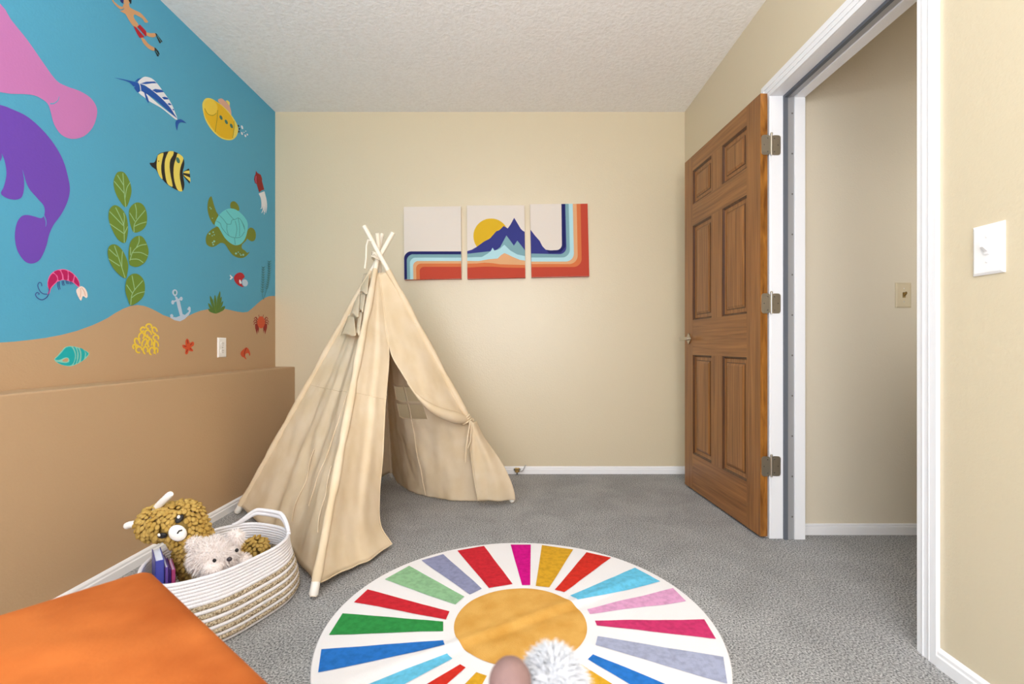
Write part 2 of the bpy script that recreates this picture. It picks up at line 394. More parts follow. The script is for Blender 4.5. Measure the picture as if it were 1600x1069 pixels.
t = thing('cable_splitter', 'small brass cable splitter on the back baseboard beside the tent', 'cable splitter', (cp.x, YB-.02, 0.0))
m = MB().box((cp.x-.016, YB-.03, .016), (cp.x+.016, YB-.0135, .044)); m.build('splitter_body', M['brass'], t, bevel=.003)
for dx, z in ((-.017, .036), (.017, .036)):
    MB().tube([(cp.x+dx, YB-.03, z), (cp.x+dx, YB-.042, z)], .006, 10).build('connector', M['steel'], t)
MB().tube([(cp.x, YB-.03, .02), (cp.x, YB-.042, .02)], .006, 10).build('connector', M['brass'], t)
pp = [V((cp.x+.017, YB-.042, .036)), V((cp.x+.022, YB-.06, .030)), V((cp.x+.038, YB-.05, .034)), V((cp.x+.052, YB-.03, .056)), V((cp.x+.058, YB-.025, .064))]
MB().tube([curve(pp, k/14) for k in range(15)], .0032, 8).build('cable', M['zinc'], t)
MB().tube([(cp.x, YB-.022, .018), (cp.x, YB-.022, -.001)], .004, 8).build('feed_cable', M['steel'], t)
# ================================================================ the mural's painted figures (paint films on the left wall)
PC = {}
def pc(name, col):
    if name not in PC: PC[name] = paint('mural_'+name+'_paint', col)
    return PC[name]
pc('pink', (196, 122, 184)); pc('violet', (108, 70, 180)); pc('skin', (206, 156, 110)); pc('red', (178, 20, 38)); pc('black', (16, 18, 26))
pc('blue', (26, 84, 172)); pc('white', (228, 232, 240)); pc('yellow', (228, 184, 20)); pc('lemon', (232, 216, 100)); pc('olive', (112, 128, 36))
pc('leaf', (104, 136, 48)); pc('vein', (150, 192, 140)); pc('aqua', (104, 206, 214)); pc('teal', (20, 170, 176)); pc('tealline', (70, 150, 160))
pc('orange', (206, 82, 44)); pc('magenta', (178, 20, 92)); pc('rose', (226, 110, 168)); pc('indigo', (56, 66, 140)); pc('shellwhite', (240, 222, 214))
pc('anchor', (186, 206, 228)); pc('grass', (84, 120, 50)); pc('seagreen', (60, 116, 104)); pc('coral', (236, 204, 66)); pc('darkred', (140, 26, 22))
pc('peach', (216, 170, 150)); pc('navy', (30, 38, 110)); pc('palegreen', (136, 204, 190))
class Paint:
    def __init__(s, x0, y0, k): s.r = (x0, y0, k); s.m = MB(); s.mats = []; s.L = 0
    def _i(s, c):
        m = M[c] if c in M else PC[c]
        if m not in s.mats: s.mats.append(m)
        return s.mats.index(m)
    def _p(s, p, x):
        x0, y0, k = s.r; y, z = lw(x0+p[0]/k, y0+p[1]/k); return V((x, y, z))
    def poly(s, pts, col, n=3):
        s.L += 1; x = XL+.0009+.00006*s.L
        if n: pts = smooth2(pts, n)
        P = [s._p(p, x) for p in pts]
        s.m.add(P, [tuple(t) for t in tessellate_polygon([P])], s._i(col)); return s
    def ell(s, cx, cy, rx, ry, a, col, n=20):
        a = R(a); return s.poly([(cx+rx*cos(t)*cos(a)-ry*sin(t)*sin(a), cy+rx*cos(t)*sin(a)+ry*sin(t)*cos(a)) for t in (2*pi*k/n for k in range(n))], col, 0)
    def line(s, pts, w, col, n=6, taper=0):
        s.L += 1; x = XL+.0009+.00006*s.L
        P = [V((p[0], p[1], 0)) for p in pts]
        if len(P) > 2: P = [curve(P, k/(n*(len(P)-1))) for k in range(n*(len(P)-1)+1)]
        N = len(P); vs = []
        for i in range(N):
            t = (P[min(i+1, N-1)]-P[max(i-1, 0)]).normalized(); nn = V((-t.y, t.x, 0))
            k = w/2*(1-taper*i/(N-1)); vs += [s._p(P[i]+nn*k, x), s._p(P[i]-nn*k, x)]
        s.m.add(vs, [(2*i, 2*i+1, 2*i+3, 2*i+2) for i in range(N-1)], s._i(col)); return s
    def done(s, name, label):
        return tag(s.m.build(name, s.mats, WALL), label)
# pink manatee (reaching out of the frame) ------------------------------------
p = Paint(0, 0, 1)
p.poly([(0, 6), (17, 31), (42, 62), (65, 95), (87, 125), (104, 135), (123.5, 142), (140, 152), (150, 166), (151, 180), (144.5, 199), (130.5, 213), (112, 217), (95.5, 210.5),
        (84, 194), (78.6, 174), (74, 162), (64.6, 154.4), (53, 149), (36.5, 147), (17, 146.5), (0, 144), (-60, 135), (-140, 100), (-170, 40), (-120, -10), (-50, -30)], 'pink')
p.line([(78, 162), (84, 161.5), (90, 157), (92, 151)], 2.2, 'water', taper=.6)
p.done('painted_manatee', 'pink painted manatee with a round paddle tail')
p = Paint(0, 0, 1)
p.poly([(-120, 140), (-60, 150), (0, 164), (17, 170), (42, 182), (65, 202), (84, 225), (98, 250), (106, 277), (108.8, 298), (104, 318), (94, 337), (83, 352), (76, 368), (73, 381),
        (67, 397), (59.5, 408), (48, 412), (37, 407), (27, 392), (23, 374), (23.5, 359), (27, 346), (34, 337.5), (43, 336), (54, 338.5), (64, 341), (68.5, 336), (69.5, 328), (67, 320),
        (58, 310), (46, 296), (40.5, 285), (37.5, 274), (34.5, 265), (36, 274), (37.3, 284), (36.8, 297), (33.5, 308), (25, 312), (13, 310.5), (4, 306), (1, 301), (5, 293), (8.5, 280), (9.5, 268), (7, 252), (2, 240),
        (1, 250), (-20, 275), (-80, 290), (-140, 270), (-165, 200)], 'violet', 4)
p.line([(68, 336), (71.5, 346), (71, 354)], 1.6, 'water', taper=.5)
p.done('painted_manatee', 'purple painted manatee with curled tail')
# diver -----------------------------------------------------------------------
p = Paint(170, 0, 10.69)
p.poly([(240, 40), (200, -40), (215, -110), (290, -140), (355, -110), (370, -40), (350, 30), (320, 75), (280, 80)], 'skin')
p.poly([(185, 0), (195, -60), (230, -80), (245, -10), (235, 55), (205, 40)], 'navy')
p.poly([(325, 0), (345, -60), (370, -40), (375, 20), (365, 70), (345, 40)], 'black')
p.poly([(260, 130), (215, 155), (170, 145), (110, 90), (60, 30), (30, -30), (0, -60), (40, -60), (80, 20), (140, 75), (200, 110), (235, 105), (240, 70), (330, 65), (345, 120),
        (430, 170), (510, 205), (570, 260), (620, 320), (655, 370), (615, 380), (590, 365), (555, 310), (480, 265), (425, 240), (410, 280), (440, 340), (490, 410), (470, 460),
        (410, 440), (360, 380), (310, 300), (270, 230), (180, 185), (230, 170)], 'skin', 2)
p.poly([(615, 540), (690, 555), (775, 555), (780, 605), (730, 625), (640, 600)], 'skin', 2)
p.poly([(530, 625), (590, 650), (640, 715), (700, 765), (760, 800), (750, 850), (680, 825), (620, 775), (570, 715)], 'skin', 2)
p.poly([(405, 435), (450, 455), (585, 610), (575, 625), (510, 632), (470, 570)], 'red', 0)
p.poly([(470, 445), (515, 410), (620, 520), (625, 595), (610, 610)], 'red', 0)
p.poly([(770, 555), (785, 555), (840, 625), (890, 690), (885, 705), (870, 700), (855, 725), (840, 720), (800, 630)], 'black', 0)
p.line([(800, 590), (865, 695)], 9, 'tealline')
p.poly([(755, 795), (775, 800), (820, 850), (845, 905), (835, 915), (820, 945), (805, 940), (765, 850)], 'black', 0)
p.line([(780, 850), (828, 920)], 8, 'tealline')
p.done('painted_diver', 'painted swimmer in red shorts and black fins')
# marlin ----------------------------------------------------------------------
p = Paint(170, 110, 10.69)
p.poly([(480, 205), (540, 135), (600, 105), (680, 120), (750, 160), (830, 250), (910, 360), (990, 470), (1060, 590), (1110, 720), (1140, 800), (1040, 680), (900, 520), (740, 360), (600, 250)], 'white', 2)
p.poly([(490, 370), (560, 345), (640, 400), (800, 540), (1000, 700), (1140, 805), (1110, 820), (1000, 730), (860, 620), (680, 520), (590, 450)], 'white', 2)
p.poly([(80, 122), (240, 148), (400, 185), (480, 205), (505, 240), (515, 330), (500, 365), (470, 365), (430, 310), (415, 290), (440, 270), (405, 265), (340, 200), (220, 160)], 'blue', 2)
p.poly([(520, 235), (570, 245), (680, 305), (800, 400), (920, 510), (1020, 620), (1090, 730), (1140, 805), (1060, 735), (940, 630), (800, 510), (660, 410), (545, 345)], 'blue', 2)
p.line([(495, 205), (520, 260), (530, 340)], 12, 'white')
p.poly([(430, 185), (480, 140), (550, 120), (500, 160), (465, 190)], 'blue', 1)
p.poly([(525, 220), (620, 190), (760, 185), (800, 215), (720, 215), (610, 230)], 'blue', 1)
p.poly([(720, 330), (770, 310), (880, 325), (915, 362), (790, 372)], 'blue', 1)
p.poly([(880, 450), (930, 440), (975, 455), (995, 485), (920, 485)], 'blue', 1)
p.poly([(975, 555), (1010, 545), (1050, 580), (1000, 580)], 'blue', 1)
p.poly([(1055, 650), (1070, 640), (1090, 665), (1070, 668)], 'blue', 0)
p.poly([(585, 370), (605, 375), (640, 440), (665, 520), (655, 548), (615, 480)], 'blue', 1)
p.poly([(1130, 835), (1190, 815), (1250, 845), (1290, 885), (1220, 865), (1170, 880), (1150, 930), (1135, 1010), (1115, 940), (1110, 870)], 'blue', 2)
p.done('painted_marlin', 'painted blue and white marlin with striped sail fin')
# submarine -------------------------------------------------------------------
p = Paint(305, 140, 11.878)
p.poly([(420, 215), (450, 170), (500, 170), (580, 240), (640, 310), (670, 470), (580, 380)], 'peach', 2)
p.poly([(560, 205), (600, 200), (640, 240), (635, 300), (600, 260)], 'lemon', 1)
p.poly([(130, 330), (140, 230), (200, 160), (290, 165), (380, 215), (480, 280), (600, 390), (700, 520), (770, 640), (795, 740), (770, 850), (700, 925), (600, 940), (480, 905), (360, 815), (250, 680), (170, 520)], 'lemon', 3)
p.poly([(165, 420), (180, 260), (300, 190), (400, 235), (500, 310), (620, 440), (700, 560), (720, 700), (690, 900), (600, 915), (480, 880), (370, 790), (270, 660), (195, 530)], 'yellow', 3)
p.ell(285, 325, 120, 150, -20, 'coral')
p.line([(415, 380), (400, 560), (365, 790)], 9, 'olive')
p.line([(170, 350), (230, 450), (320, 480), (390, 440)], 9, 'olive')
p.line([(715, 580), (720, 700), (690, 900)], 8, 'olive')
for x, y in ((475, 520), (572, 600), (668, 675)): p.ell(x, y, 24, 46, -25, 'seagreen')
p.ell(797, 675, 14, 22, -20, 'black').ell(815, 730, 14, 18, 0, 'black').ell(805, 780, 13, 22, 15, 'black')
for x, y, a, b in ((865, 700, 17, 38), (862, 815, 15, 30), (925, 858, 15, 26), (962, 835, 12, 20), (900, 795, 9, 10), (932, 772, 8, 10)): p.ell(x, y, a, b, -20, 'white')
p.done('painted_submarine', 'painted yellow submarine with portholes and bubbles')
# striped fish ----------------------------------------------------------------
p = Paint(225, 225, 13.36)
p.poly([(110, 395), (200, 390), (240, 340), (290, 220), (390, 175), (540, 150), (640, 165), (740, 215), (820, 300), (840, 400), (825, 500), (800, 600), (825, 740), (840, 850), (815, 970), (740, 985), (620, 930),
        (480, 840), (380, 740), (290, 610), (240, 530), (160, 475)], 'black', 2)
p.poly([(275, 270), (300, 225), (400, 185), (385, 290), (355, 450), (360, 600), (385, 735), (325, 680), (275, 560), (260, 440)], 'lemon', 2)
p.poly([(505, 165), (560, 150), (615, 160), (600, 240), (545, 330), (530, 480), (555, 680), (595, 880), (545, 880), (480, 820), (440, 660), (425, 470), (440, 320)], 'lemon', 2)
p.poly([(695, 200), (760, 230), (820, 300), (775, 430), (745, 560), (745, 720), (790, 950), (790, 990), (730, 985), (680, 930), (630, 780), (610, 600), (625, 420), (670, 280)], 'lemon', 2)
p.ell(705, 340, 36, 66, -20, 'seagreen')
p.ell(300, 360, 9, 14, 0, 'black')
p.poly([(815, 580), (930, 510), (945, 555), (960, 700), (950, 830), (810, 660)], 'black', 0)
p.poly([(815, 585), (880, 560), (945, 555), (950, 625), (820, 605)], 'lemon', 0)
p.poly([(815, 640), (960, 705), (965, 795), (830, 665)], 'lemon', 0)
p.done('painted_fish', 'painted yellow and black striped angelfish')
# sea turtle ------------------------------------------------------------------
p = Paint(310, 300, 9.72)
p.poly([(245, 505), (190, 440), (150, 340), (135, 230), (150, 120), (185, 65), (205, 90), (235, 200), (270, 300), (300, 350), (290, 420)], 'olive', 2)
p.poly([(485, 240), (490, 160), (540, 140), (590, 180), (620, 250), (610, 285), (560, 280)], 'olive', 2)
p.poly([(750, 570), (800, 540), (850, 575), (872, 650), (855, 730), (800, 750), (740, 710), (715, 690)], 'olive', 2)
p.poly([(250, 540), (190, 575), (130, 640), (108, 720), (125, 800), (200, 838), (270, 815), (330, 775), (400, 790), (450, 870), (520, 960), (600, 1000), (680, 1000), (740, 960), (780, 905), (740, 925),
        (700, 885), (660, 860), (660, 800), (720, 740), (720, 660), (420, 560), (300, 520)], 'olive', 2)
p.poly([(245, 500), (270, 420), (320, 340), (400, 275), (480, 250), (570, 270), (660, 340), (730, 430), (748, 510), (735, 620), (700, 720), (640, 790), (560, 810), (480, 775), (400, 700), (340, 600), (300, 535)], 'aqua', 3)
for l in ([(420, 280), (490, 370), (545, 420), (600, 395), (650, 440), (700, 570)], [(310, 350), (380, 420), (430, 485), (490, 490)], [(490, 490), (505, 430), (545, 420)],
          [(270, 440), (330, 480), (350, 540), (440, 650), (540, 695), (640, 680), (700, 600)], [(430, 490), (430, 580), (460, 670)], [(555, 440), (580, 560), (560, 690)], [(600, 400), (620, 520), (620, 670)], [(545, 700), (555, 800)], [(650, 440), (690, 520), (700, 590)]):
    p.line(l, 8, 'tealline')
for x, y, r in ((165, 635, 14), (220, 610, 11), (205, 665, 9), (235, 650, 9), (235, 750, 15), (210, 770, 11), (220, 800, 12), (565, 935, 16), (600, 915, 10), (640, 960, 11), (675, 955, 16), (625, 940, 8), (170, 235, 8), (185, 255, 9), (205, 400, 8)):
    p.ell(x, y, r, r, 0, 'palegreen', 10)
p.done('painted_sea_turtle', 'painted green sea turtle with aqua shell')
# squid -----------------------------------------------------------------------
p = Paint(345, 255, 12.576)
for l in ([(760, 590), (800, 700), (805, 860), (780, 900)], [(785, 580), (820, 720), (830, 900), (800, 980)], [(810, 570), (845, 720), (850, 1010)], [(835, 560), (880, 720), (895, 860), (880, 980)], [(800, 575), (850, 700), (870, 860), (860, 960)]):
    p.line(l, 40, 'white', taper=.75)
p.poly([(685, 150), (720, 195), (780, 225), (810, 310), (805, 345), (850, 520), (800, 535), (750, 575), (700, 405), (670, 395), (650, 320), (660, 255), (680, 215)], 'darkred', 1)
p.line([(690, 250), (685, 310), (690, 390)], 9, 'rose')
p.done('painted_squid', 'painted red squid with trailing white tentacles')
# small red fish, sea grass, crab ---------------------------------------------
p = Paint(350, 395, 7.636)
p.poly([(215, 330), (260, 320), (285, 360), (265, 400), (225, 390)], 'anchor', 2)
p.poly([(115, 300), (140, 255), (185, 235), (225, 250), (245, 290), (215, 320), (205, 350), (215, 385), (235, 412), (180, 395), (135, 355)], 'red', 2)
p.poly([(180, 320), (195, 325), (210, 365), (190, 372), (178, 350)], 'white', 1)
p.poly([(108, 295), (70, 262), (66, 275), (80, 292), (64, 318), (78, 322)], 'white', 0)
p.done('painted_fish', 'small painted red fish with white tail')
p = Paint(350, 395, 7.636)
for st, lo in (([(470, 560), (455, 480), (465, 330), (465, 170)], 11), ([(470, 560), (500, 440), (530, 280), (535, 100)], 13)):
    S = [V((x, y, 0)) for x, y in st]; p.line(st, 3.5, 'seagreen')
    for k in range(lo):
        q = curve(S, .36+.62*k/(lo-1))
        for sg in (-1, 1): p.line([(q.x, q.y), (q.x+sg*14, q.y-8), (q.x+sg*20, q.y-20)], 6.5, 'seagreen', 4, .6)
p.done('painted_seagrass', 'painted sprigs of slender dark seagrass')
p = Paint(350, 395, 7.636)
for sg in (-1, 1):
    cx = 440
    for pts in ([(cx+sg*45, 800), (cx+sg*60, 770), (cx+sg*85, 790)], [(cx+sg*45, 825), (cx+sg*70, 800), (cx+sg*92, 830)], [(cx+sg*45, 840), (cx+sg*70, 830), (cx+sg*88, 858)]): p.line(pts, 14, 'darkred', 5, .5)
    p.poly([(cx+sg*40, 845), (cx+sg*72, 850), (cx+sg*70, 900), (cx+sg*48, 975), (cx+sg*40, 920), (cx+sg*30, 965), (cx+sg*24, 900)], 'darkred', 1)
    p.line([(cx+sg*20, 775), (cx+sg*28, 740)], 6, 'darkred')
p.ell(440, 830, 46, 72, 0, 'orange')
p.done('painted_crab', 'small painted red crab with two claws')
# big-leaf seaweed ------------------------------------------------------------
p = Paint(160, 260, 4.75)
for pts, vs in (([(172, 305), (130, 260), (95, 195), (80, 120), (100, 55), (130, 38), (165, 50), (200, 110), (215, 180), (200, 250)], [[(172, 305), (160, 190), (150, 50)], [(155, 140), (110, 65)], [(160, 200), (85, 110)], [(165, 240), (180, 160), (205, 118)]]),
                ([(235, 492), (210, 450), (195, 380), (200, 310), (250, 268), (300, 285), (328, 350), (325, 430), (290, 475)], [[(232, 490), (240, 420), (315, 325)], [(248, 390), (250, 330), (240, 280)], [(240, 410), (200, 345)], [(235, 445), (280, 425), (325, 412)]]),
                ([(160, 570), (110, 540), (70, 470), (43, 390), (50, 320), (90, 287), (140, 315), (175, 370), (188, 450), (180, 530)], [[(160, 568), (158, 480), (150, 420), (95, 305)], [(152, 440), (50, 335)], [(158, 500), (50, 425)], [(155, 440), (160, 380), (155, 345)], [(160, 500), (185, 445)]]),
                ([(195, 720), (190, 640), (205, 560), (245, 520), (290, 520), (325, 570), (340, 640), (315, 710), (260, 745), (215, 740)], [[(200, 700), (225, 630), (270, 590), (325, 578)], [(250, 600), (268, 560), (268, 518)], [(215, 640), (280, 640), (335, 665)], [(200, 690), (260, 690), (300, 715)], [(205, 660), (205, 600)]]),
                ([(165, 832), (105, 790), (55, 720), (35, 650), (45, 595), (85, 578), (130, 605), (165, 660), (188, 730), (180, 800)], [[(165, 830), (130, 720), (85, 590)], [(105, 670), (45, 615)], [(125, 740), (40, 685)], [(140, 750), (140, 690), (145, 630)]]),
                ([(205, 1032), (185, 990), (165, 920), (175, 840), (215, 800), (260, 800), (300, 840), (312, 900), (300, 965), (255, 1010)], [[(205, 1030), (220, 940), (295, 848)], [(235, 915), (215, 810)], [(220, 945), (175, 880)], [(212, 975), (255, 945), (310, 930)]])):
    p.poly(pts, 'leaf', 3)
    for l in vs: p.line(l, 5.5, 'vein')
p.done('painted_seaweed', 'painted tall seaweed with six oval green leaves')
# shrimp ----------------------------------------------------------------------
p = Paint(45, 410, 15.27)
p.poly([(440, 560), (445, 430), (500, 300), (600, 210), (720, 170), (850, 165), (980, 210), (1110, 320), (1190, 440), (1210, 560), (1170, 590), (1060, 490), (960, 450), (820, 420), (690, 460), (580, 560), (520, 640), (490, 740), (440, 760), (470, 650)], 'rose', 3)
for pts in ([(450, 480), (500, 340), (570, 265), (640, 310), (675, 400), (640, 470), (560, 550), (510, 620), (480, 700), (465, 620)], [(590, 240), (650, 200), (720, 190), (770, 260), (790, 400), (700, 430), (680, 330)],
            [(760, 190), (850, 180), (920, 220), (920, 330), (910, 420), (830, 410), (815, 300)], [(935, 220), (1010, 250), (1070, 310), (1050, 400), (1025, 460), (950, 430), (950, 330)], [(1095, 335), (1160, 420), (1200, 520), (1180, 570), (1120, 520), (1070, 470), (1080, 400)]):
    p.poly(pts, 'magenta', 2)
p.line([(480, 640), (460, 770), (400, 850), (300, 895), (200, 850), (150, 770), (190, 720), (235, 745), (225, 775)], 20, 'indigo')
p.line([(430, 760), (340, 750), (260, 690), (205, 560), (240, 480), (290, 500), (300, 570)], 18, 'indigo')
for x, y, l in ((680, 460, 200), (715, 455, 190), (785, 440, 120), (820, 440, 110), (880, 430, 90), (920, 440, 80), (970, 460, 70), (1010, 465, 50)):
    p.line([(x, y), (x+5, y+l*.6), (x+30, y+l)], 20, 'indigo', taper=.4)
p.poly([(1190, 590), (1250, 570), (1330, 620), (1380, 720), (1390, 820), (1350, 850), (1300, 810), (1270, 820), (1240, 910), (1200, 880), (1140, 760), (1120, 660)], 'shellwhite', 2)
p.line([(1220, 610), (1230, 720), (1210, 840)], 16, 'peach'); p.line([(1245, 600), (1310, 700), (1340, 800)], 16, 'peach')
p.done('painted_shrimp', 'painted magenta shrimp with pale tail fan')
# conch shell -----------------------------------------------------------------
p = Paint(75, 530, 21.386)
p.poly([(190, 680), (300, 560), (450, 380), (560, 270), (720, 230), (860, 245), (1050, 290), (1230, 370), (1370, 470), (1330, 560), (1220, 680), (1050, 790), (900, 860), (740, 910), (540, 890), (330, 810)], 'palegreen', 2)
p.poly([(225, 675), (330, 570), (460, 430), (580, 290), (740, 250), (830, 340), (890, 500), (880, 680), (800, 850), (640, 885), (450, 850), (270, 760), (420, 780), (560, 800), (680, 770), (705, 700), (660, 620), (540, 620), (440, 670), (330, 700)], 'teal', 2)
p.poly([(460, 720), (560, 650), (640, 640), (670, 690), (640, 750), (540, 760)], 'sand', 2)
for pts in ([(830, 250), (900, 280), (960, 420), (960, 600), (930, 800), (840, 860), (920, 640), (910, 430)], [(960, 300), (1010, 330), (1060, 480), (1050, 640), (1000, 780), (950, 810), (1005, 640), (1010, 460)], [(1050, 300), (1150, 330), (1220, 430), (1220, 560), (1180, 680), (1090, 750), (1110, 600), (1100, 420)], [(1210, 380), (1340, 480), (1290, 560), (1250, 590), (1265, 480)]):
    p.poly(pts, 'teal', 2)
p.done('painted_conch_shell', 'painted turquoise conch shell on the sand')
# coral, starfish -------------------------------------------------------------
p = Paint(200, 500, 13.333)
for x, y, a, b, t in ((430, 135, 58, 50, 0), (300, 195, 50, 38, -50), (550, 220, 45, 70, -25), (275, 335, 52, 72, 20), (415, 290, 62, 80, -30), (575, 370, 55, 52, 0), (185, 460, 48, 80, -22), (335, 475, 42, 82, 25), (450, 480, 42, 82, 8), (575, 520, 48, 75, -10),
                      (125, 555, 30, 42, 0), (220, 620, 62, 60, -25), (355, 630, 48, 72, 0), (490, 650, 52, 75, 5), (580, 645, 32, 58, 5)):
    n = 28; s = [(x+a*cos(q)*cos(R(t))-b*sin(q)*sin(R(t)), y+a*cos(q)*sin(R(t))+b*sin(q)*cos(R(t))) for q in (2*pi*k/n+pi/2 for k in range(n-3))]
    p.line(s, 34, 'coral', 2)
p.line([(390, 300), (420, 370), (430, 400)], 26, 'coral'); p.line([(540, 420), (550, 460), (540, 600)], 26, 'coral')
p.done('painted_coral', 'painted yellow looped coral on the sand')
p = Paint(200, 500, 13.333)
p.poly([(1225, 385), (1270, 430), (1285, 480), (1340, 450), (1375, 480), (1360, 540), (1310, 570), (1350, 620), (1345, 655), (1290, 650), (1260, 640), (1245, 700), (1210, 720), (1185, 690), (1195, 610), (1150, 590), (1125, 540), (1140, 515), (1195, 520), (1190, 450)], 'orange', 2)
for a in ((1230, 420), (1335, 485), (1320, 625), (1210, 680), (1160, 545)): p.line([(a[0], a[1]), (lerp(a[0], 1255, .55), lerp(a[1], 560, .55))], 16, 'darkred')
p.done('painted_starfish', 'small painted orange starfish on the sand')
# anchor, plant ---------------------------------------------------------------
p = Paint(250, 440, 14.545)
p.poly([(335, 175), (380, 205), (395, 255), (375, 310), (340, 335), (300, 310), (272, 255), (285, 200)], 'anchor', 2)
p.ell(338, 252, 24, 42, 0, 'tealline')
p.poly([(330, 335), (380, 345), (410, 400), (440, 420), (510, 740), (560, 760), (640, 690), (660, 660), (690, 680), (650, 760), (560, 850), (450, 905), (330, 880), (240, 830), (260, 800), (360, 815), (450, 780), (400, 600), (365, 440)], 'anchor', 0)
p.line([(285, 465), (475, 385)], 36, 'anchor')
p.ell(285, 472, 35, 48, 0, 'anchor').ell(475, 390, 35, 45, 0, 'anchor')
p.poly([(655, 565), (690, 590), (690, 680), (650, 660), (610, 630)], 'anchor', 0)
p.poly([(220, 760), (265, 735), (300, 775), (280, 815), (235, 830)], 'anchor', 0)
p.done('painted_anchor', 'pale blue painted anchor half in the sand')
p = Paint(250, 440, 14.545)
B0 = (1265, 730)
for tip, w in (((1135, 320), 60), ((1245, 300), 55), ((1360, 215), 60), ((1395, 340), 55), ((1430, 440), 50), ((1090, 490), 60), ((1090, 620), 60), ((1475, 560), 75)):
    mx, my = lerp(B0[0], tip[0], .62), lerp(B0[1], tip[1], .55)
    dx, dy = tip[0]-B0[0], tip[1]-B0[1]; L = sqrt(dx*dx+dy*dy); nx, ny = -dy/L*w/2, dx/L*w/2
    p.poly([B0, (mx+nx, my+ny), (lerp(mx, tip[0], .6)+nx*.8, lerp(my, tip[1], .6)+ny*.8), tip, (lerp(mx, tip[0], .6)-nx*.8, lerp(my, tip[1], .6)-ny*.8), (mx-nx, my-ny)], 'grass', 2)
for tip in ((1190, 400), (1300, 330), (1400, 500), (1230, 480)): p.line([B0, tip], 8, 'leaf')
p.done('painted_plant', 'painted spiky green sea plant on the sand')
# little shell ----------------------------------------------------------------
p = Paint(330, 520, 21.386)
p.poly([(1170, 490), (1240, 540), (1290, 650), (1300, 740), (1270, 780), (1250, 700), (1190, 680), (1135, 730), (1140, 820), (1180, 880), (1140, 880), (1090, 830), (1020, 800), (970, 700), (1010, 610), (1090, 540)], 'orange', 2)
p.line([(1170, 500), (1110, 660), (1110, 780)], 22, 'darkred')
p.done('painted_shell', 'small painted orange shell below the red crab')

# ================================================================ three canvas prints on the back wall
pal = dict(cream=(226, 216, 206), navy=(38, 40, 98), mount=(58, 62, 132), steel=(128, 168, 176), sky=(178, 218, 226), peach=(222, 168, 122), orange=(212, 118, 72), red=(190, 74, 56), sun=(218, 176, 44))
CM = {k: mat('canvas_'+k+'_print', v, .8, (900, .25, .0006), spec=.15) for k, v in pal.items()}
YC = YB-.030
def cv(p, Y=YC): return at(600+p[0]/4.706, 300+p[1]/4.706, Y)
class Canvas:
    def __init__(s, corners, edge_bottom):
        s.m = MB(); s.keys = ['cream']; s.L = 0; s.q = corners
        P = [cv(c) for c in corners]; Q = [V((p.x, YB, p.z)) for p in P]
        s.m.add(P, [(0, 1, 2, 3)]); s.m.add(P+Q, [(0, 1, 5, 4), (1, 2, 6, 5), (3, 0, 4, 7)]); s.m.add(P+Q, [(2, 3, 7, 6)], s.k(edge_bottom)); s.m.add(Q, [(3, 2, 1, 0)])
    def k(s, c):
        if c not in s.keys: s.keys.append(c)
        return s.keys.index(c)
    def poly(s, pts, col):
        s.L += 1; P = [cv(p)+V((0, -.0001*s.L, 0)) for p in pts]
        s.m.add(P, [tuple(t) for t in tessellate_polygon([P])], s.k(col)); return s
    def done(s, label):
        o = s.m.build('canvas_print', [CM[k] for k in s.keys])
        return tag(o, label, 'canvas print', 'mountain canvas triptych')
def arc(cx, cy, r, a0, a1, n=10): return [(cx+r*cos(R(lerp(a0, a1, k/n))), cy+r*sin(R(lerp(a0, a1, k/n)))) for k in range(n+1)]
c = Canvas([(145, 110), (565, 105), (570, 638), (150, 645)], 'red')
for x, y, r, col in ((148, 437, 52, 'navy'), (168, 459, 46, 'steel'), (190, 483, 42, 'sky'), (214, 508, 38, 'peach'), (236, 527, 36, 'orange'), (262, 551, 32, 'red')):
    c.poly([(x+2, 643)]+arc(x+r, y+r, r, 180, 270)+[(567.5, y), (569.5, 637)], col)
c.done('left canvas print, cream with a rounded rainbow stripe at the bottom')
c = Canvas([(610, 100), (1032, 98), (1040, 630), (613, 640)], 'red')
c.poly(arc(787, 325, 130, 0, 360, 40)[:-1], 'sun')
c.poly([(612, 435), (645, 425), (680, 405), (735, 365), (775, 345), (790, 330), (825, 290), (850, 280), (880, 250), (910, 268), (930, 240), (957, 190), (980, 228), (1005, 270), (1020, 285), (1034.5, 293), (1038, 500), (613, 500)], 'mount')
c.poly([(612.5, 455), (700, 445), (775, 437), (830, 425), (855, 405), (900, 320), (930, 360), (955, 395), (980, 358), (1010, 395), (1037, 430), (1038, 520), (613, 520)], 'steel')
c.poly([(612.5, 482), (720, 478), (760, 455), (785, 435), (798, 410), (812, 432), (850, 420), (885, 388), (930, 432), (980, 460), (1037, 472), (1039, 550), (613, 550)], 'sky')
c.poly([(612.5, 507), (700, 508), (770, 495), (835, 490), (860, 465), (885, 450), (910, 460), (940, 475), (1000, 500), (1037.5, 505), (1039, 570), (613, 570)], 'peach')
c.poly([(612.7, 528), (680, 526), (740, 520), (800, 524), (850, 532), (1038, 537), (1039, 600), (613, 600)], 'orange')
c.poly([(612.7, 556), (740, 549), (800, 550), (900, 556), (1038.6, 558), (1039.6, 630), (613.3, 639)], 'red')
c.done('middle canvas print with blue mountains in front of a yellow sun')
c = Canvas([(1073, 90), (1497, 85), (1510, 620), (1085, 628)], 'red')
def corner(x, y, r, col, y_l):
    c.poly([(1083, y_l)]+[(x-r, y)]+arc(x-r+4, y-r, r, 90, 0)[1:]+[(x-4, 87.5), (1496.5, 86), (1509.5, 619), (1084.6, 627)], col)
c.poly([(1077, 278), (1110, 320), (1145, 360), (1165, 400), (1190, 425), (1225, 430)]+arc(1266, 386, 42, 90, 0)+[(1304, 88.2), (1496.5, 86), (1509.5, 619), (1084.6, 627)], 'mount')
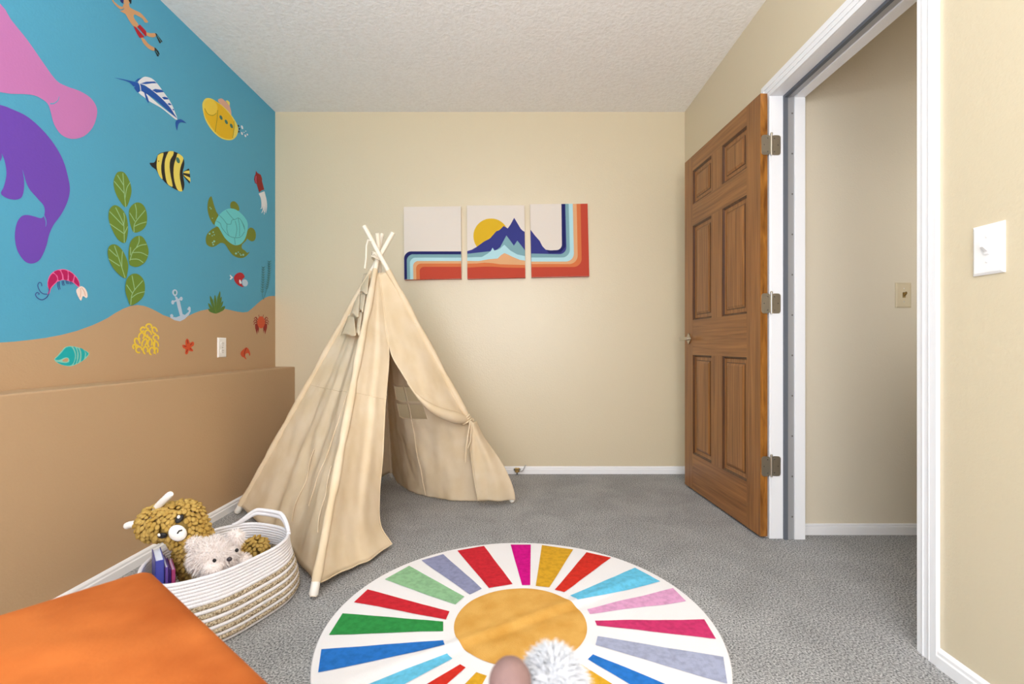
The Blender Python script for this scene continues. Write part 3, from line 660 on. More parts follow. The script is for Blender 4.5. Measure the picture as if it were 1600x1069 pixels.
c.poly([(1190, 425), (1225, 430)]+arc(1266, 386, 42, 90, 0)+[(1304, 88.2), (1330, 88), (1336, 400), (1300, 446), (1215, 452)], 'navy')
corner(1337, 458, 52, 'steel', 453); corner(1362, 482, 56, 'sky', 482); corner(1392, 512, 60, 'peach', 512); corner(1420, 530, 62, 'orange', 530); corner(1449, 552, 60, 'red', 553)
c.done('right canvas print with colour stripes turning up its right edge')
# ================================================================ round rug
RC = V((.016, 1.458)); RR = .591
def rug_h(x, y):
    dx, dy = x-RC.x, y-RC.y; r = sqrt(dx*dx+dy*dy)
    d = (dx*.52-dy*.854)*1.0                       # distance from a fold line across the middle
    fold = .0055*math.exp(-((d+.010)/.020)**2)-.003*math.exp(-((d-.024)/.018)**2)
    n = noise.noise(V((x*5, y*5, 3)))*.003+noise.noise(V((x*13, y*13, 8)))*.0012
    return .010+(fold+n)*(1-ss(.49, .585, r))
def rp(a, r): return (RC.x+r*cos(a), RC.y+r*sin(a))
m = MB()
def rugv(u, v):
    x, y = rp(2*pi*u, RR*v); return (x, y, rug_h(x, y))
m.grid(rugv, 180, 80)
rim = [(RR+.004*sin(k), .010) for k in (0,)]
prof = [(RR, .010), (RR+.003, .0075), (RR+.003, .003), (RR, .001)]
vs = [(RC.x+r*cos(2*pi*j/180), RC.y+r*sin(2*pi*j/180), z) for r, z in prof for j in range(180)]
m.add(vs, [(i*180+j, (i+1)*180+j, (i+1)*180+(j+1) % 180, i*180+(j+1) % 180) for i in range(3) for j in range(180)], 0, True)
rugcol = dict(blue=(44, 118, 202), green=(52, 146, 74), red=(206, 44, 56), sage=(148, 194, 150), slate=(146, 150, 184), magenta=(212, 20, 138), gold=(218, 166, 46), vermil=(212, 52, 40),
              sky=(108, 200, 236), pink=(226, 166, 206), crimson=(206, 58, 112), grey=(168, 174, 200))
RM = {k: mat('rug_'+k+'_plush', v, .9, (420, .6, .002), (60, tuple(int(a*.9) for a in v), .3, .6), spec=.1, sheen=.2) for k, v in rugcol.items()}
M['rug_white'] = mat('rug_white_plush', (240, 238, 240), .9, (420, .6, .002), spec=.1, sheen=.2)
M['rug_gold'] = mat('rug_centre_plush', (222, 172, 92), .9, (420, .6, .002), (14, (206, 152, 70), .3, .65), spec=.1, sheen=.3)
keys = list(rugcol); rmats = [M['rug_white'], M['rug_gold']]+[RM[k] for k in keys]
def gold(u, v):
    x, y = rp(2*pi*u, (.203*v)); return (x, y, rug_h(x, y)+.0016)
m.grid(gold, 120, 32, 1)
def wedge(c4, col):
    ol, orr, ir, il = c4
    def fn(u, v):
        a, b = lerp(il, ol, v), lerp(ir, orr, v); p = lerp(a, b, u); return (p.x, p.y, rug_h(p.x, p.y)+.0016)
    m.grid(fn, 8, 32, 2+keys.index(col))
def z3(x, y):
    p = fl(480+x/2.353, 830+y/2.353, .011); return V((p.x, p.y))
for c4, col in ((((40, 520), (52, 435), (500, 402), (505, 425)), 'blue'), (((80, 382), (130, 303), (500, 333), (500, 368)), 'green'), (((172, 262), (222, 215), (523, 295), (510, 325)), 'red'),
                (((285, 178), (375, 128), (578, 242), (545, 270)), 'sage'), (((420, 108), (500, 85), (642, 212), (598, 234)), 'slate'), (((552, 72), (650, 55), (755, 195), (668, 210)), 'red'),
                (((748, 50), (822, 50), (820, 200), (790, 200)), 'magenta'), (((863, 52), (978, 68), (890, 208), (840, 203)), 'gold'), (((1027, 78), (1117, 98), (945, 225), (910, 217)), 'vermil'),
                (((1205, 135), (1298, 185), (995, 257), (967, 237)), 'sky'), (((1345, 210), (1393, 258), (1040, 305), (1030, 287)), 'pink'), (((1460, 325), (1503, 397), (1065, 347), (1058, 330)), 'crimson'),
                (((1530, 463), (1545, 562), (1060, 420), (1068, 387)), 'grey')):
    wedge([z3(*p) for p in c4], col)
for a, hi, ho, col in ((-40.5, 3.0, 4.6, 'blue'), (-53.5, 3.5, 4.6, 'gold'), (218.3, 3.2, 4.4, 'sky'), (231.5, 2.4, 4.2, 'vermil'), (245.5, 3.6, 4.8, 'gold'), (258, 3, 4.2, 'sage'), (270, 3, 4.2, 'magenta'), (282, 3, 4.2, 'slate'), (294, 3, 4.2, 'green')):
    q = lambda aa, r: V(rp(R(aa), r))
    wedge([q(a+ho, .578), q(a-ho, .578), q(a-hi, .25), q(a+hi, .25)], col)
tag(m.build('round_rug', rmats), 'round white rug with gold centre and rainbow sun rays', 'rug')

# ================================================================ tent
TF, TL, TR, TB = V((-.685, 1.598, 0)), V((-1.425, 2.413, 0)), V((-.007, 2.589, 0)), V((-.80, 3.08, 0))
XF, XLp, XRp, XBp = at(590, 402, 2.465), at(591, 405, 2.455), at(594, 400, 2.425), at(592, 402, 2.50)
def pole_pt(foot, x, z): return foot+(x-foot)*(z/x.z)
TENT = thing('play_tent', 'beige canvas play tent on four poles in the corner by the mural', 'play tent', (-.72, 2.4, 0))
tops = {'F': (TF, XF, 1.462), 'L': (TL, XLp, 1.45), 'R': (TR, XRp, 1.472), 'B': (TB, XBp, 1.445)}
ZTOP, ZBOT = 1.245, .045
for k, (ft, x, zt) in tops.items():
    m = MB().tube([pole_pt(ft, x, z) for z in (.012, .4, .8, 1.2, zt)], .0115, 14)
    po = m.build('pole', M['pole'], TENT)
    m = MB().tube([pole_pt(ft, x, z) for z in (.0135, .018, .05, .056)], lambda t: (.011, .0155, .0145, .0135)[int(round(t*3))], 14)
    m.build('foot_cap', M['cap'], po)
def sleeve_pts(ft, x, n=40): return [pole_pt(ft, x, lerp(ZBOT+.004, ZTOP+.005, k/n)) for k in range(n+1)]
def wr(p, s=1.0):                                 # small wrinkles
    return (noise.noise(V((p.x*9, p.y*9, p.z*4)))*.009+noise.noise(V((p.x*26, p.y*26, p.z*9)))*.0035)*s
def panel(A, B, sag, name, nu=48, nv=70, skip=None, uv=(0, 1, 0, 1), hem=.0, folds=0):
    (fa, xa, _), (fb, xb, _) = tops[A], tops[B]
    nrm = (pole_pt(fb, xb, .3)-pole_pt(fa, xa, .3)).cross(pole_pt(fa, xa, 1.2)-pole_pt(fa, xa, .2)).normalized()
    if nrm.dot(V((-.72, 2.45, .3))-pole_pt(fa, xa, .3)) < 0: nrm = -nrm     # towards the inside
    def fn(u, v):
        z = lerp(ZTOP, ZBOT, v); p = lerp(pole_pt(fa, xa, z), pole_pt(fb, xb, z), u)
        e = sin(pi*u); w = sag*e*(.25+.75*v)
        k = wr(p)*min(1, e*2.2)*(.4+.9*v)
        k += folds*e*v*(sin(u*19+2*noise.noise(V((u*3, v*2, 5))))*.010+sin(u*43+v*3)*.004)
        g = math.exp(-u/.05)+math.exp(-(1-u)/.05)
        k += g*v*.0035*sin(z*95+6*noise.noise(V((z*6, u*2, 1))))*(u > .004 and u < .996)
        k += e*v*.010*noise.noise(V((u*5+z*3.0, z*2.2-u*3, 3)))+e*v*.006*noise.noise(V((u*11-z*7, z*4+u*6, 7)))
        p = p+nrm*(w+k)
        p.z += -.022*e*ss(.75, 1, v)*(1 if hem == 0 else hem)+.006*noise.noise(V((u*14, 2, 9)))*ss(.9, 1, v)
        p.z = max(p.z, .012)
        return p
    m = MB().grid(fn, nu, nv, 0, skip)
    return m.build(name, M['canvas_cloth'], TENT, solid=.0022), fn, nrm
# left front panel (front pole to left pole)
_, fnL, nL = panel('F', 'L', .055, 'side_panel', folds=.9)
panel('L', 'B', .05, 'side_panel', nu=36, nv=50)
# right rear panel with the window; grid lines fall on the panes
WU, WV = (.335, .512, .69), (.47, .548, .625)
def win(u, v):
    return any(a+.008 < u < b-.008 and c+.006 < v < d-.006 for a, b in ((WU[0], WU[1]), (WU[1], WU[2])) for c, d in ((WV[0], WV[1]), (WV[1], WV[2])))
_, fnR, nR = panel('B', 'R', .165, 'window_panel', nu=120, nv=140, skip=win, folds=.35)

m = MB()
for u in WU: m.tube([fnR(u, lerp(WV[0], WV[2], k/24)) for k in range(25)], .0028, 8)
for v in WV: m.tube([fnR(lerp(WU[0], WU[2], k/24), v) for k in range(25)], .0028, 8)
m.build('window_grid', M['canvas_cloth'], TENT)
m = MB(); m.tube([fnR(lerp(.512, .50, ss(0, 1, k/30)), lerp(WV[2], .96, k/30))-nR*-.003 for k in range(31)], .0035, 8)
o = m.build('tie_cord', M['canvas_cloth'], TENT)
# ray / door plane
pn = (TF-XF).cross(TR-XF).normalized()
def door(px, py, off=0):
    d = at(px, py, 1.0)-V((0, 0, H)); o = V((0, 0, H)); t = (XF-o).dot(pn)/d.dot(pn)
    q = o+d*t; return q+(o-q).normalized()*off
EL = [door(592, 427), door(598, 470), door(603, 515), door(607.6, 556)]+[at(602, 635, 2.14), at(598, 710, 2.10), at(593, 770, 2.06), at(594.5, 820, 2.03), at(612, 850, 2.0)]
def flapL(u, v):
    z = lerp(ZTOP, ZBOT+.0, v); a = pole_pt(TF, XF, z); b = curve(EL, v)
    if v == 0: pass
    p = lerp(a, b, u); e = sin(pi*u)
    toC = V((.35, -.9, 0)).normalized()
    k = wr(p, 1.1)*min(1, 2.5*u)*(.4+.8*v)+sin(u*9+.6+v*1.2)*.012*e*v+sin(u*21)*.004*e*v
    p = p+toC*k; p.z -= .012*e*ss(.85, 1, v); p.z = max(p.z, .012)
    return p
MB().grid(flapL, 40, 70).build('door_flap', M['canvas_cloth'], TENT, solid=.0022)
MB().tube([flapL(1, k/50) for k in range(51)], .003, 8).build('hem', M['canvas_cloth'], TENT)
MB().tube([flapL(k/30, 1) for k in range(31)], .003, 8).build('hem', M['canvas_cloth'], TENT)
ER = [door(592, 427), door(598, 470), door(604, 515), door(610.7, 553), door(626, 581, .01), door(646, 611, .02), door(663, 626, .03), door(682, 638, .035), door(707, 647, .035), door(730, 655, .03)]
zt_tie = pole_pt(TR, XRp, .5)
ztie = .864-115*2.52/740
def flapR(u, v):
    a = curve(ER, v); z = lerp(ZTOP, ztie, v); b = pole_pt(TR, XRp, z); p = lerp(a, b, u); e = sin(pi*u)
    k = wr(p)*min(1, e*2)+sin(u*7+v*6)*.006*e*v
    return p+V((.25, -.93, .1))*k
MB().grid(flapR, 36, 60).build('door_flap', M['canvas_cloth'], TENT, solid=.0022)
roll = [door(636, 598, .012), door(648, 614, .02), door(664, 630, .03), door(684, 643, .035), door(706, 651, .036), door(722, 655, .036), door(738, 657, .034)]
m = MB().tube([curve(roll, k/24) for k in range(25)], lambda t: .002+.029*ss(0, .75, t)*(1-.62*ss(.72, 1, t)), 16)
o = m.build('rolled_flap', M['canvas_cloth'], TENT)
P = pole_pt(TR, XRp, ztie)
m = MB()
pd = (XRp-TR).normalized(); ua = pd.orthogonal().normalized(); ub = pd.cross(ua)
for dz_ in (-.012, 0, .012):
    m.tube([P+V((-.012, -.02, 0))+pd*dz_+ua*.028*cos(2*pi*k/20)+ub*.028*sin(2*pi*k/20) for k in range(20)], .006, 8, closed=True)
m.tube([at(735, 658, 2.46), at(731, 680, 2.455), at(728, 702, 2.46), at(727, 722, 2.465)], .005, 8)
m.tube([at(737, 658, 2.46), at(735, 690, 2.455), at(731, 700, 2.46)], .004, 8)
m.build('tie_back', M['canvas_cloth'], TENT)
la = [at(733, 660, 2.475), at(735, 700, 2.49), at(738, 727, 2.50), at(742, 756, 2.515), at(747, 782, 2.53)]
lb = [at(744, 658, 2.51), at(756, 682, 2.525), at(770, 702, 2.54), at(785, 724, 2.55), at(798, 751, 2.56), at(804, 770, 2.568), at(805, 781, 2.575)]
def flapD(u, v):
    p = lerp(curve(la, v), curve(lb, v), u); e = sin(pi*u)
    k = sin(u*pi)*.03*(1-.5*v)+sin(u*11+v*2)*.008*ss(0, .3, v)+wr(p, .8)*min(1, 2*e)
    p = p+V((.1, -.98, .05))*k; p.z = max(p.z, .012); return p
MB().grid(flapD, 24, 40).build('door_flap', M['canvas_cloth'], TENT, solid=.0022)
MB().tube([flapD(0, k/30) for k in range(31)], .003, 8).build('hem', M['canvas_cloth'], TENT)
# pole sleeves, seams, lashing, loose cord
for k in 'FLRB':
    ft, x, _ = tops[k]; pts = sleeve_pts(ft, x)
    m = MB().tube([p+V((noise.noise(p*8)*.002, noise.noise(p*8+V((5, 0, 0)))*.002, 0)) for p in pts], lambda t: .0155+.0025*sin(t*31+noise.noise(V((t*9, 0, 0)))*3), 14, caps=False)
    m.build('pole_sleeve', M['canvas_cloth'], TENT)
m = MB()
vs_ = (ZTOP-.665)/(ZTOP-ZBOT)
m.tube([fnL(k/40, vs_)-nL*.001 for k in range(41)], .0022, 6)
m.tube([flapL(k/30, vs_)+V((.0, -.001, 0)) for k in range(31)], .0022, 6)
m.tube([fnL(lerp(.10, .34, k/40), lerp(.42, .86, k/40))-nL*.003 for k in range(41)], .0022, 6)
m.build('seam', M['canvas_cloth'], TENT)
m = MB()
for dzz in (-.012, -.004, .004, .012):
    m.tube([V((XF.x+.026*cos(2*pi*k/24), 2.46+.042*sin(2*pi*k/24), 1.325+dzz+.006*sin(4*pi*k/24))) for k in range(24)], .0032, 8, closed=True)
m.tube([at(590, 400, 2.41), at(584, 396, 2.40), at(580, 400, 2.40), at(586, 402, 2.405)], .003, 8)
m.build('rope_lashing', M['cord'], TENT)
m = MB().tube([at(581, 377, 2.405), at(575, 375, 2.40), at(572.5, 384, 2.40), at(572, 404, 2.40), at(570, 420, 2.385)], .0045, 8)
m.build('tie_cord', M['cord'], TENT)
for a, b in (((.48, .70), (.50, .93)), ((.13, .72), (.12, .9))):
    m = MB().tube([fnL(lerp(a[0], b[0], k/20), lerp(a[1], b[1], k/20))-nL*(.006+.004*sin(k*.5)) for k in range(21)], .0022, 6)
    m.build('tie_cord', M['canvas_cloth'], TENT)
# bunting stitched loosely below the top of the left panel
GB = thing('bunting', 'short string of beige cloth flags hanging below the tent top', 'bunting', fnL(.3, .15)-nL*.03)
def onL(px, py, off):                             # onto the plane of the left front panel, off towards the viewer
    n2 = (TF-XF).cross(TL-XF).normalized(); d = at(px, py, 1.0)-V((0, 0, H)); o = V((0, 0, H)); t = (XF-o).dot(n2)/d.dot(n2)
    q = o+d*t; return q+(o-q).normalized()*off
def fz(x, y, off): return onL(510+x/7.636, 420+y/7.636, off)
for tl, tr, br, bl in (((450, 60), (515, 50), (490, 285), (400, 290)), ((372, 300), (400, 320), (385, 562), (285, 555)), ((262, 565), (330, 575), (355, 785), (172, 800)),
                       ((405, 300), (470, 300), (440, 500), (395, 505)), ((385, 520), (430, 520), (395, 775), (350, 785))):
    def fn(u, v):
        a = lerp(V((*tl, 0)), V((*tr, 0)), u); b = lerp(V((*bl, 0)), V((*br, 0)), u); p = lerp(a, b, v)
        return fz(p.x, p.y-(18*sin(u*6) if v > .9 else 0), .012+.028*v*v+.010*sin(u*pi)*(.3+v))
    MB().grid(fn, 10, 12).build('flag', M['canvas_cloth'], GB, solid=.002)
m = MB().tube([fz(x, y, .014) for x, y in ((505, 50), (455, 70), (410, 250), (375, 300), (290, 540), (262, 565))], .002, 6)
m.build('string', M['cord'], GB)
# ================================================================ rope basket
BC = V((-1.0, 1.555, 0)); BD = V((.35, .937, 0)).normalized(); BP = V((BD.y, -BD.x, 0))   # long axis, short axis (towards the room)
RIM = [V((x, y, 0)) for x, y in ((-1.122, 1.42), (-1.062, 1.348), (-.985, 1.322), (-.924, 1.348), (-.865, 1.404), (-.82, 1.498), (-.793, 1.60), (-.81, 1.69), (-.875, 1.75), (-.985, 1.785), (-1.06, 1.755), (-1.108, 1.69), (-1.145, 1.60), (-1.150, 1.51))]
NB = 240
_o = [V((p[0], p[1], 0)) for p in smooth2([(p.x, p.y) for p in RIM], 24)]
_l = [0]
for a_, b_ in zip(_o, _o[1:]+_o[:1]): _l.append(_l[-1]+(b_-a_).length)
OUT = []; j_ = 0
for k in range(NB):                               # even steps along the rim
    d_ = _l[-1]*k/NB
    while _l[j_+1] < d_: j_ += 1
    OUT.append(lerp(_o[j_], _o[(j_+1) % len(_o)], (d_-_l[j_])/(_l[j_+1]-_l[j_])))
def bpt(k, z, off=0):                             # k: 0..NB along the outline
    i = int(math.floor(k)); f_ = k-i; p = lerp(OUT[i % NB], OUT[(i+1) % NB], f_)
    t = (OUT[(i+3) % NB]-OUT[(i-3) % NB]).normalized(); nn = V((t.y, -t.x, 0))
    w = .030*(1-ss(.03, .19, z))-.006*(1-ss(0, .02, z))
    return p+nn*(w+off)+V((0, 0, z))
BK = thing('rope_basket', 'white cotton rope basket with speckled jute stripes beside the orange ottoman', 'basket', BC)
def coil(m, z, r, mi):
    m.tube([bpt(k, z)+V((0, 0, .0015*noise.noise(OUT[k]*9))) for k in range(NB)], r, 10, mi, closed=True)
m = MB()
zs = []
z = .0075; seq = [0, 1, 0, 1, 0, 1, 0, 1, 0, 1]
for k, mi in enumerate(seq):
    r = .0050 if mi == 0 else .0063; z += 0 if k == 0 else r+.0005
    coil(m, z, r+.0012, mi); z += r
for k in range(8):
    z += .0048; coil(m, z, .0060, 0); z += .0048
ZRIM = z+.002
m.grid(lambda u, v: bpt(NB*u, lerp(.012, ZRIM-.012, v), -.0035), 120, 10, 0)
m.add([bpt(k*2, .008, -.004) for k in range(120)], [tuple(range(120))], 0)
m.build('basket_body', [M['rope_white'], M['rope_jute']], BK)
kc = min(range(NB), key=lambda k: (OUT[k]-V((-.915, 1.770, 0))).length)
m = MB(); hw = 27
for rr, hh in ((0, .050), (1, .037)):
    m.tube([bpt(kc+hw*(-1+2*k/48), ZRIM-.004, .001)+V((0, 0, hh*ss(1, .35, abs(-1+2*k/48)))) for k in range(49)], .0072, 10)
m.build('handle', M['rope_white'], BK)

# ---------------------------------------------------------------- picture books standing in the basket
bd = V((.66, -.75, 0)).normalized(); bn = V((.75, .66, 0)).normalized()
def book(name, label, rear, top, L, T, covers, pages):
    t = thing(name, label, 'book', V((rear.x, rear.y, .02)), 'picture books in the rope basket')
    z0 = .021
    def bx(m, a0, a1, n0, n1, zz0, zz1, mi=0):
        P = [rear+bd*a+bn*n+V((0, 0, zz-rear.z)) for a in (a0, a1) for n in (n0, n1) for zz in (zz0, zz1)]
        m.add(P, [(0, 1, 3, 2), (4, 6, 7, 5), (0, 4, 5, 1), (2, 3, 7, 6), (0, 2, 6, 4), (1, 5, 7, 3)], mi)
    m = MB(); c = min(.0022, T*.28)
    bx(m, 0, L, 0, c, z0, top); bx(m, 0, L, T-c, T, z0, top); bx(m, L-c, L, 0, T, z0, top)
    m.build('cover', covers, t, bevel=.0006)
    m = MB(); bx(m, .002, L-c-.0005, c, T-c, z0+.003, top-.003); m.build('pages', pages, t)
pg = mat('pale_page_edges', (222, 226, 240), .8)
r0 = V((-1.114, 1.452, 0))
bm_ = {k: mat('book_cover_'+k, v, .35) for k, v in dict(blue=(66, 72, 158), violet=(98, 72, 148), darkviolet=(54, 30, 98), pink=(206, 170, 206), rose=(160, 62, 110)).items()}
book('picture_book', 'thick blue picture book, nearest the wall in the rope basket', r0, .240, .112, .0215, bm_['blue'], pg)
book('picture_book', 'purple paperback between the thick blue book and the dark violet one', r0+bn*.0225+bd*.012, .217, .105, .0085, bm_['violet'], pg)
book('picture_book', 'dark violet paperback left of the pink-edged book in the basket', r0+bn*.0315+bd*.018, .211, .10, .0055, bm_['darkviolet'], mat('dark_page_edges', (110, 80, 150), .7))
book('picture_book', 'rose book with pale pink edge, closest to the mustard plush', r0+bn*.0375+bd*.022, .206, .098, .010, bm_['rose'], bm_['pink'])

# ---------------------------------------------------------------- mustard plush animal
PL = thing('plush_alpaca', 'nubby mustard plush animal with white horns leaning in the basket', 'plush toy', (-1.0, 1.55, .03))
hc = at(264, 813, 1.50)
chain = [(at(246, 817, 1.495), .053), (at(284, 814, 1.505), .059), (at(301, 842, 1.51), .052), (V((-1.035, 1.53, .175)), .050), (V((-1.03, 1.56, .12)), .058), (V((-.985, 1.63, .10)), .058), (V((-.93, 1.67, .118)), .050), (at(399, 858, 1.675), .040)]
ball = []
for (a, ra), (b, rb) in zip(chain, chain[1:]):
    k = max(2, int((b-a).length/.02))
    for j in range(k): ball.append((lerp(a, b, j/k), lerp(ra, rb, j/k)))
ball.append(chain[-1])
# one continuous body surface: metaball-like ray shell built on a voxel-free skin chain
bmx = bmesh.new(); prev = None
lay = bmx.verts.layers.skin.verify()
for i, (p, r) in enumerate(chain):
    v = bmx.verts.new(p); v[lay].radius = (r*.87, r*.87)
    if i == 4: v[lay].use_root = True
    if prev: bmx.edges.new((prev, v))
    prev = v
me = bpy.data.meshes.new('plush_body'); bmx.to_mesh(me); bmx.free(); me.materials.append(M['mustard'])
ob = bpy.data.objects.new('body', me); C.objects.link(ob); ob.parent = PL; ob.matrix_parent_inverse = world_of(PL).inverted()
ob.modifiers.new('skin', 'SKIN'); md = ob.modifiers.new('sub', 'SUBSURF'); md.levels = md.render_levels = 2
# nubs
def ico(sub=1):
    b = bmesh.new(); bmesh.ops.create_icosphere(b, subdivisions=sub, radius=1)
    vs = [v.co.copy() for v in b.verts]; fs = [tuple(v.index for v in f.verts) for f in b.faces]; b.free(); return vs, fs
IV, IF = ico(2)
def nubs(m, count, keep, size):
    tot = sum(r*r for _, r in ball); pl = []
    tries = 0
    while len(pl) < count and tries < count*60:
        tries += 1
        c, r = random.choices(ball, weights=[x[1]**2 for x in ball])[0]
        d = V((random.gauss(0, 1), random.gauss(0, 1), random.gauss(0, 1))).normalized(); p = c+d*r
        if not keep(p) or any((p-c2).length < r2*.985 for c2, r2 in ball): continue
        if any((p-q).length < size*.60 for q, _ in pl[-900:]): continue
        pl.append((p, d))
    for p, d in pl:
        lift_ = d*random.uniform(-.005, .003)
        dn = V((random.gauss(0, .35), random.gauss(0, .35), -1)); t = dn-d*dn.dot(d)
        t = (t.normalized() if t.length > .05 else d.orthogonal().normalized()); t = (t+d*random.uniform(.3, .9)).normalized()
        w = t.cross(d).normalized(); nn = w.cross(t)
        s = size*random.uniform(.85, 1.2)
        m.add([p+lift_+t*(v.x*.56+.2)*s+w*v.y*.40*s+nn*v.z*.30*s for v in IV], IF, 0, True)
def face(px, py, lift):                           # point of the head surface under a sight line, lifted outwards
    d = at(px, py, 1.0)-V((0, 0, H)); o = V((0, 0, H)); best = None
    for c, r in ball:
        oc_ = o-c; bq = oc_.dot(d)/d.dot(d); cq = (oc_.dot(oc_)-r*r)/d.dot(d); q = bq*bq-cq
        if q > 0:
            t = -bq-sqrt(q)
            if best is None or t < best[0]: best = (t, c)
    p = o+d*best[0]; nn = (p-best[1]).normalized(); return p+nn*lift, nn
mz, e1, e2 = face(279, 831, 0)[0], face(256, 832, 0)[0], face(281, 810, 0)[0]
def keep(p): return p.z > .09 and (p-mz).length > .030 and (p-e1-V((0, 0, .003))).length > .018 and (p-e2-V((0, 0, .003))).length > .018
random.seed(11)
m = MB(); nubs(m, 2600, keep, .0165)
o = m.build('chenille_loops', M['mustard'], PL); o['label'] = 'dense mustard chenille loops'
# muzzle, eyes, horns: laid on the front of the head
p_, n_ = face(279, 832, .007)
m = MB().ell(p_, (.022, .027, .013), n_.to_track_quat('Z', 'Y').to_matrix() @ Matrix.Rotation(R(40), 3, 'Z'), 24, 14)
MZ = m.build('muzzle', M['felt_white'], PL)
pp = [face(px, py, .0208)[0] for px, py in ((280.5, 831), (282.5, 828), (284.5, 824.5))]
MB().tube(pp, .0022, 8).build('mouth', M['black'], MZ)
for px, py, rr, aa, hx_, hy_ in ((256, 834, (.0135, .0095, .005), 10, 253, 832), (281, 811.5, (.0135, .0095, .005), 50, 280, 809)):
    p_, n_ = face(px, py, .009)
    ey = MB().ell(p_, rr, n_.to_track_quat('Z', 'Y').to_matrix() @ Matrix.Rotation(R(aa), 3, 'Z'), 18, 10).build('eye', M['black'], PL)
    q_, n2_ = face(hx_, hy_, .0135)
    MB().ell(q_, (.0042, .0055, .002), n2_.to_track_quat('Z', 'Y').to_matrix(), 12, 8).build('eye_highlight', M['felt_white'], ey)
for pts, r in (([at(244, 795, 1.49), at(251, 787, 1.475), at(259, 779, 1.465), at(267, 771.5, 1.46)], .0105), ([at(222, 817, 1.49), at(212, 819, 1.485), at(203, 820, 1.485), at(196, 823, 1.485)], .0105)):
    m = MB().tube([curve(pts, k/16) for k in range(17)], lambda t: r*(1.05-.1*t+.12*sin(t*40)*.5) if t < .97 else r*.75, 14)
    m.build('horn', M['felt_white'], PL)
# ---------------------------------------------------------------- white bear
BR = thing('teddy_bear', 'small white furry teddy bear lying in the rope basket', 'teddy bear', (-.93, 1.5, .05))
bc = at(334, 868, 1.455)
def fur(m, c, rad, rot, count, ln, mi=0, droop=.25, lean=None):
    rad = V(rad)
    for _ in range(count):
        d = V((random.gauss(0, 1), random.gauss(0, 1), random.gauss(0, 1))).normalized()
        p = c+rot @ V((d.x*rad.x, d.y*rad.y, d.z*rad.z))
        n = (rot @ V((d.x/rad.x, d.y/rad.y, d.z/rad.z))).normalized()
        j = V((random.gauss(0, 1), random.gauss(0, 1), random.gauss(0, 1)))*.55
        t = (n+j+V((0, 0, -droop))+(lean or V((0, 0, 0)))).normalized(); s = t.cross(n+V((.01, .02, .03))).normalized()*random.uniform(.0005, .0010)
        l = ln*random.uniform(.6, 1.25); b = p-n*.002; mid = b+t*l*.55; tip = b+t*l+V((0, 0, -l*.25))+j*l*.12
        m.add([b-s, b+s, mid+s*.8, mid-s*.8, tip], [(0, 1, 2, 3), (3, 2, 4)], mi, True)
random.seed(5)
I3 = Matrix.Identity(3)
m = MB().ell(bc, (.062, .056, .050), I3, 28, 18); fur(m, bc, (.062, .056, .050), I3, 9000, .018)
mc = bc+V((.026, -.044, -.012)); m.ell(mc, (.028, .026, .022), I3, 20, 12); fur(m, mc, (.028, .026, .022), I3, 1200, .008)
for px, py, ey_ in ((306, 851, 1.455), (368, 839, 1.478)):
    ec = at(px, py, ey_); m.ell(ec, (.022, .014, .020), I3, 16, 10); fur(m, ec, (.022, .014, .020), I3, 1300, .014)
HD = m.build('furry_head', M['fur_white'], BR)
m = MB(); tc = V((-.91, 1.46, .115)); m.ell(tc, (.05, .045, .062), I3, 24, 14); fur(m, tc, (.05, .045, .062), I3, 3000, .016)
ac = at(378, 876, 1.50); m.ell(ac, (.024, .022, .020), I3, 16, 10); fur(m, ac, (.024, .022, .020), I3, 1300, .011)
m.build('furry_body', M['fur_white'], BR)
nc = at(358.5, 874, 1.375)
m = MB().ell(nc, (.0075, .006, .0065), I3, 16, 10).tube([nc+V((0, -.003, -.004)), nc+V((0, -.001, -.012))], .0012, 6)
m.build('nose', M['nose'], BR)
for px, py, Y in ((335, 876, 1.392), (370, 860, 1.404)):
    MB().ell(at(px, py, Y), (.0055, .004, .0055), I3, 14, 8).build('eye', M['black'], BR)

# ================================================================ orange ottoman
oc = V((-.680, .887, 0)); od = V((.787, -.617, 0)).normalized(); ow = V((-.617, -.787, 0)).normalized()
OT = thing('ottoman', 'orange velvet ottoman bench in front of the rope basket', 'ottoman', oc+od*.35+ow*.24)
OL, OW, OH = .70, .50, .453
def rr2(s, t, r):                                 # rounded rectangle 0..1 around
    pass
def otop(u, v):
    # square grid mapped with rounded corners and pillowed top
    a, b = u*2-1, v*2-1; hx_, hy_ = OL/2, OW/2
    def rnd(x, h, o, ho):
        return x*h
    x, y = a*hx_, b*hy_; r = .026
    cxn, cyn = max(0, abs(x)-(hx_-r)), max(0, abs(y)-(hy_-r)); l = sqrt(cxn*cxn+cyn*cyn)
    if cxn > 0 and cyn > 0:
        k = max(cxn, cyn)/l if l > 0 else 1
        x = (hx_-r+cxn*k)*(1 if x > 0 else -1); y = (hy_-r+cyn*k)*(1 if y > 0 else -1); l = max(cxn, cyn)
    z = OH-(r-sqrt(max(0, r*r-min(l, r)**2)))*.8
    dd = (1-abs(a)**4)*(1-abs(b)**4)
    z += .004*dd+dd*(noise.noise(V((x*6, y*6, 1)))*.006+noise.noise(V((x*14+y*4, y*9, 4)))*.0025)
    z += dd*.0035*sin(34*(x*.5+y*.9)+3*noise.noise(V((x*5, y*5, 2))))*max(0, noise.noise(V((x*4, y*4, 9)))*1.6)
    return oc+od*(x+hx_)+ow*(y+hy_)+V((0, 0, z))
m = MB(); N1, N2 = 90, 70
m.grid(otop, N1, N2)
edge = [otop(i/N1, 0) for i in range(N1)]+[otop(1, j/N2) for j in range(N2)]+[otop(1-i/N1, 1) for i in range(N1)]+[otop(0, 1-j/N2) for j in range(N2)]
n = len(edge); cen = oc+od*OL/2+ow*OW/2
vs = edge+[V((p.x, p.y, .31)) for p in edge]
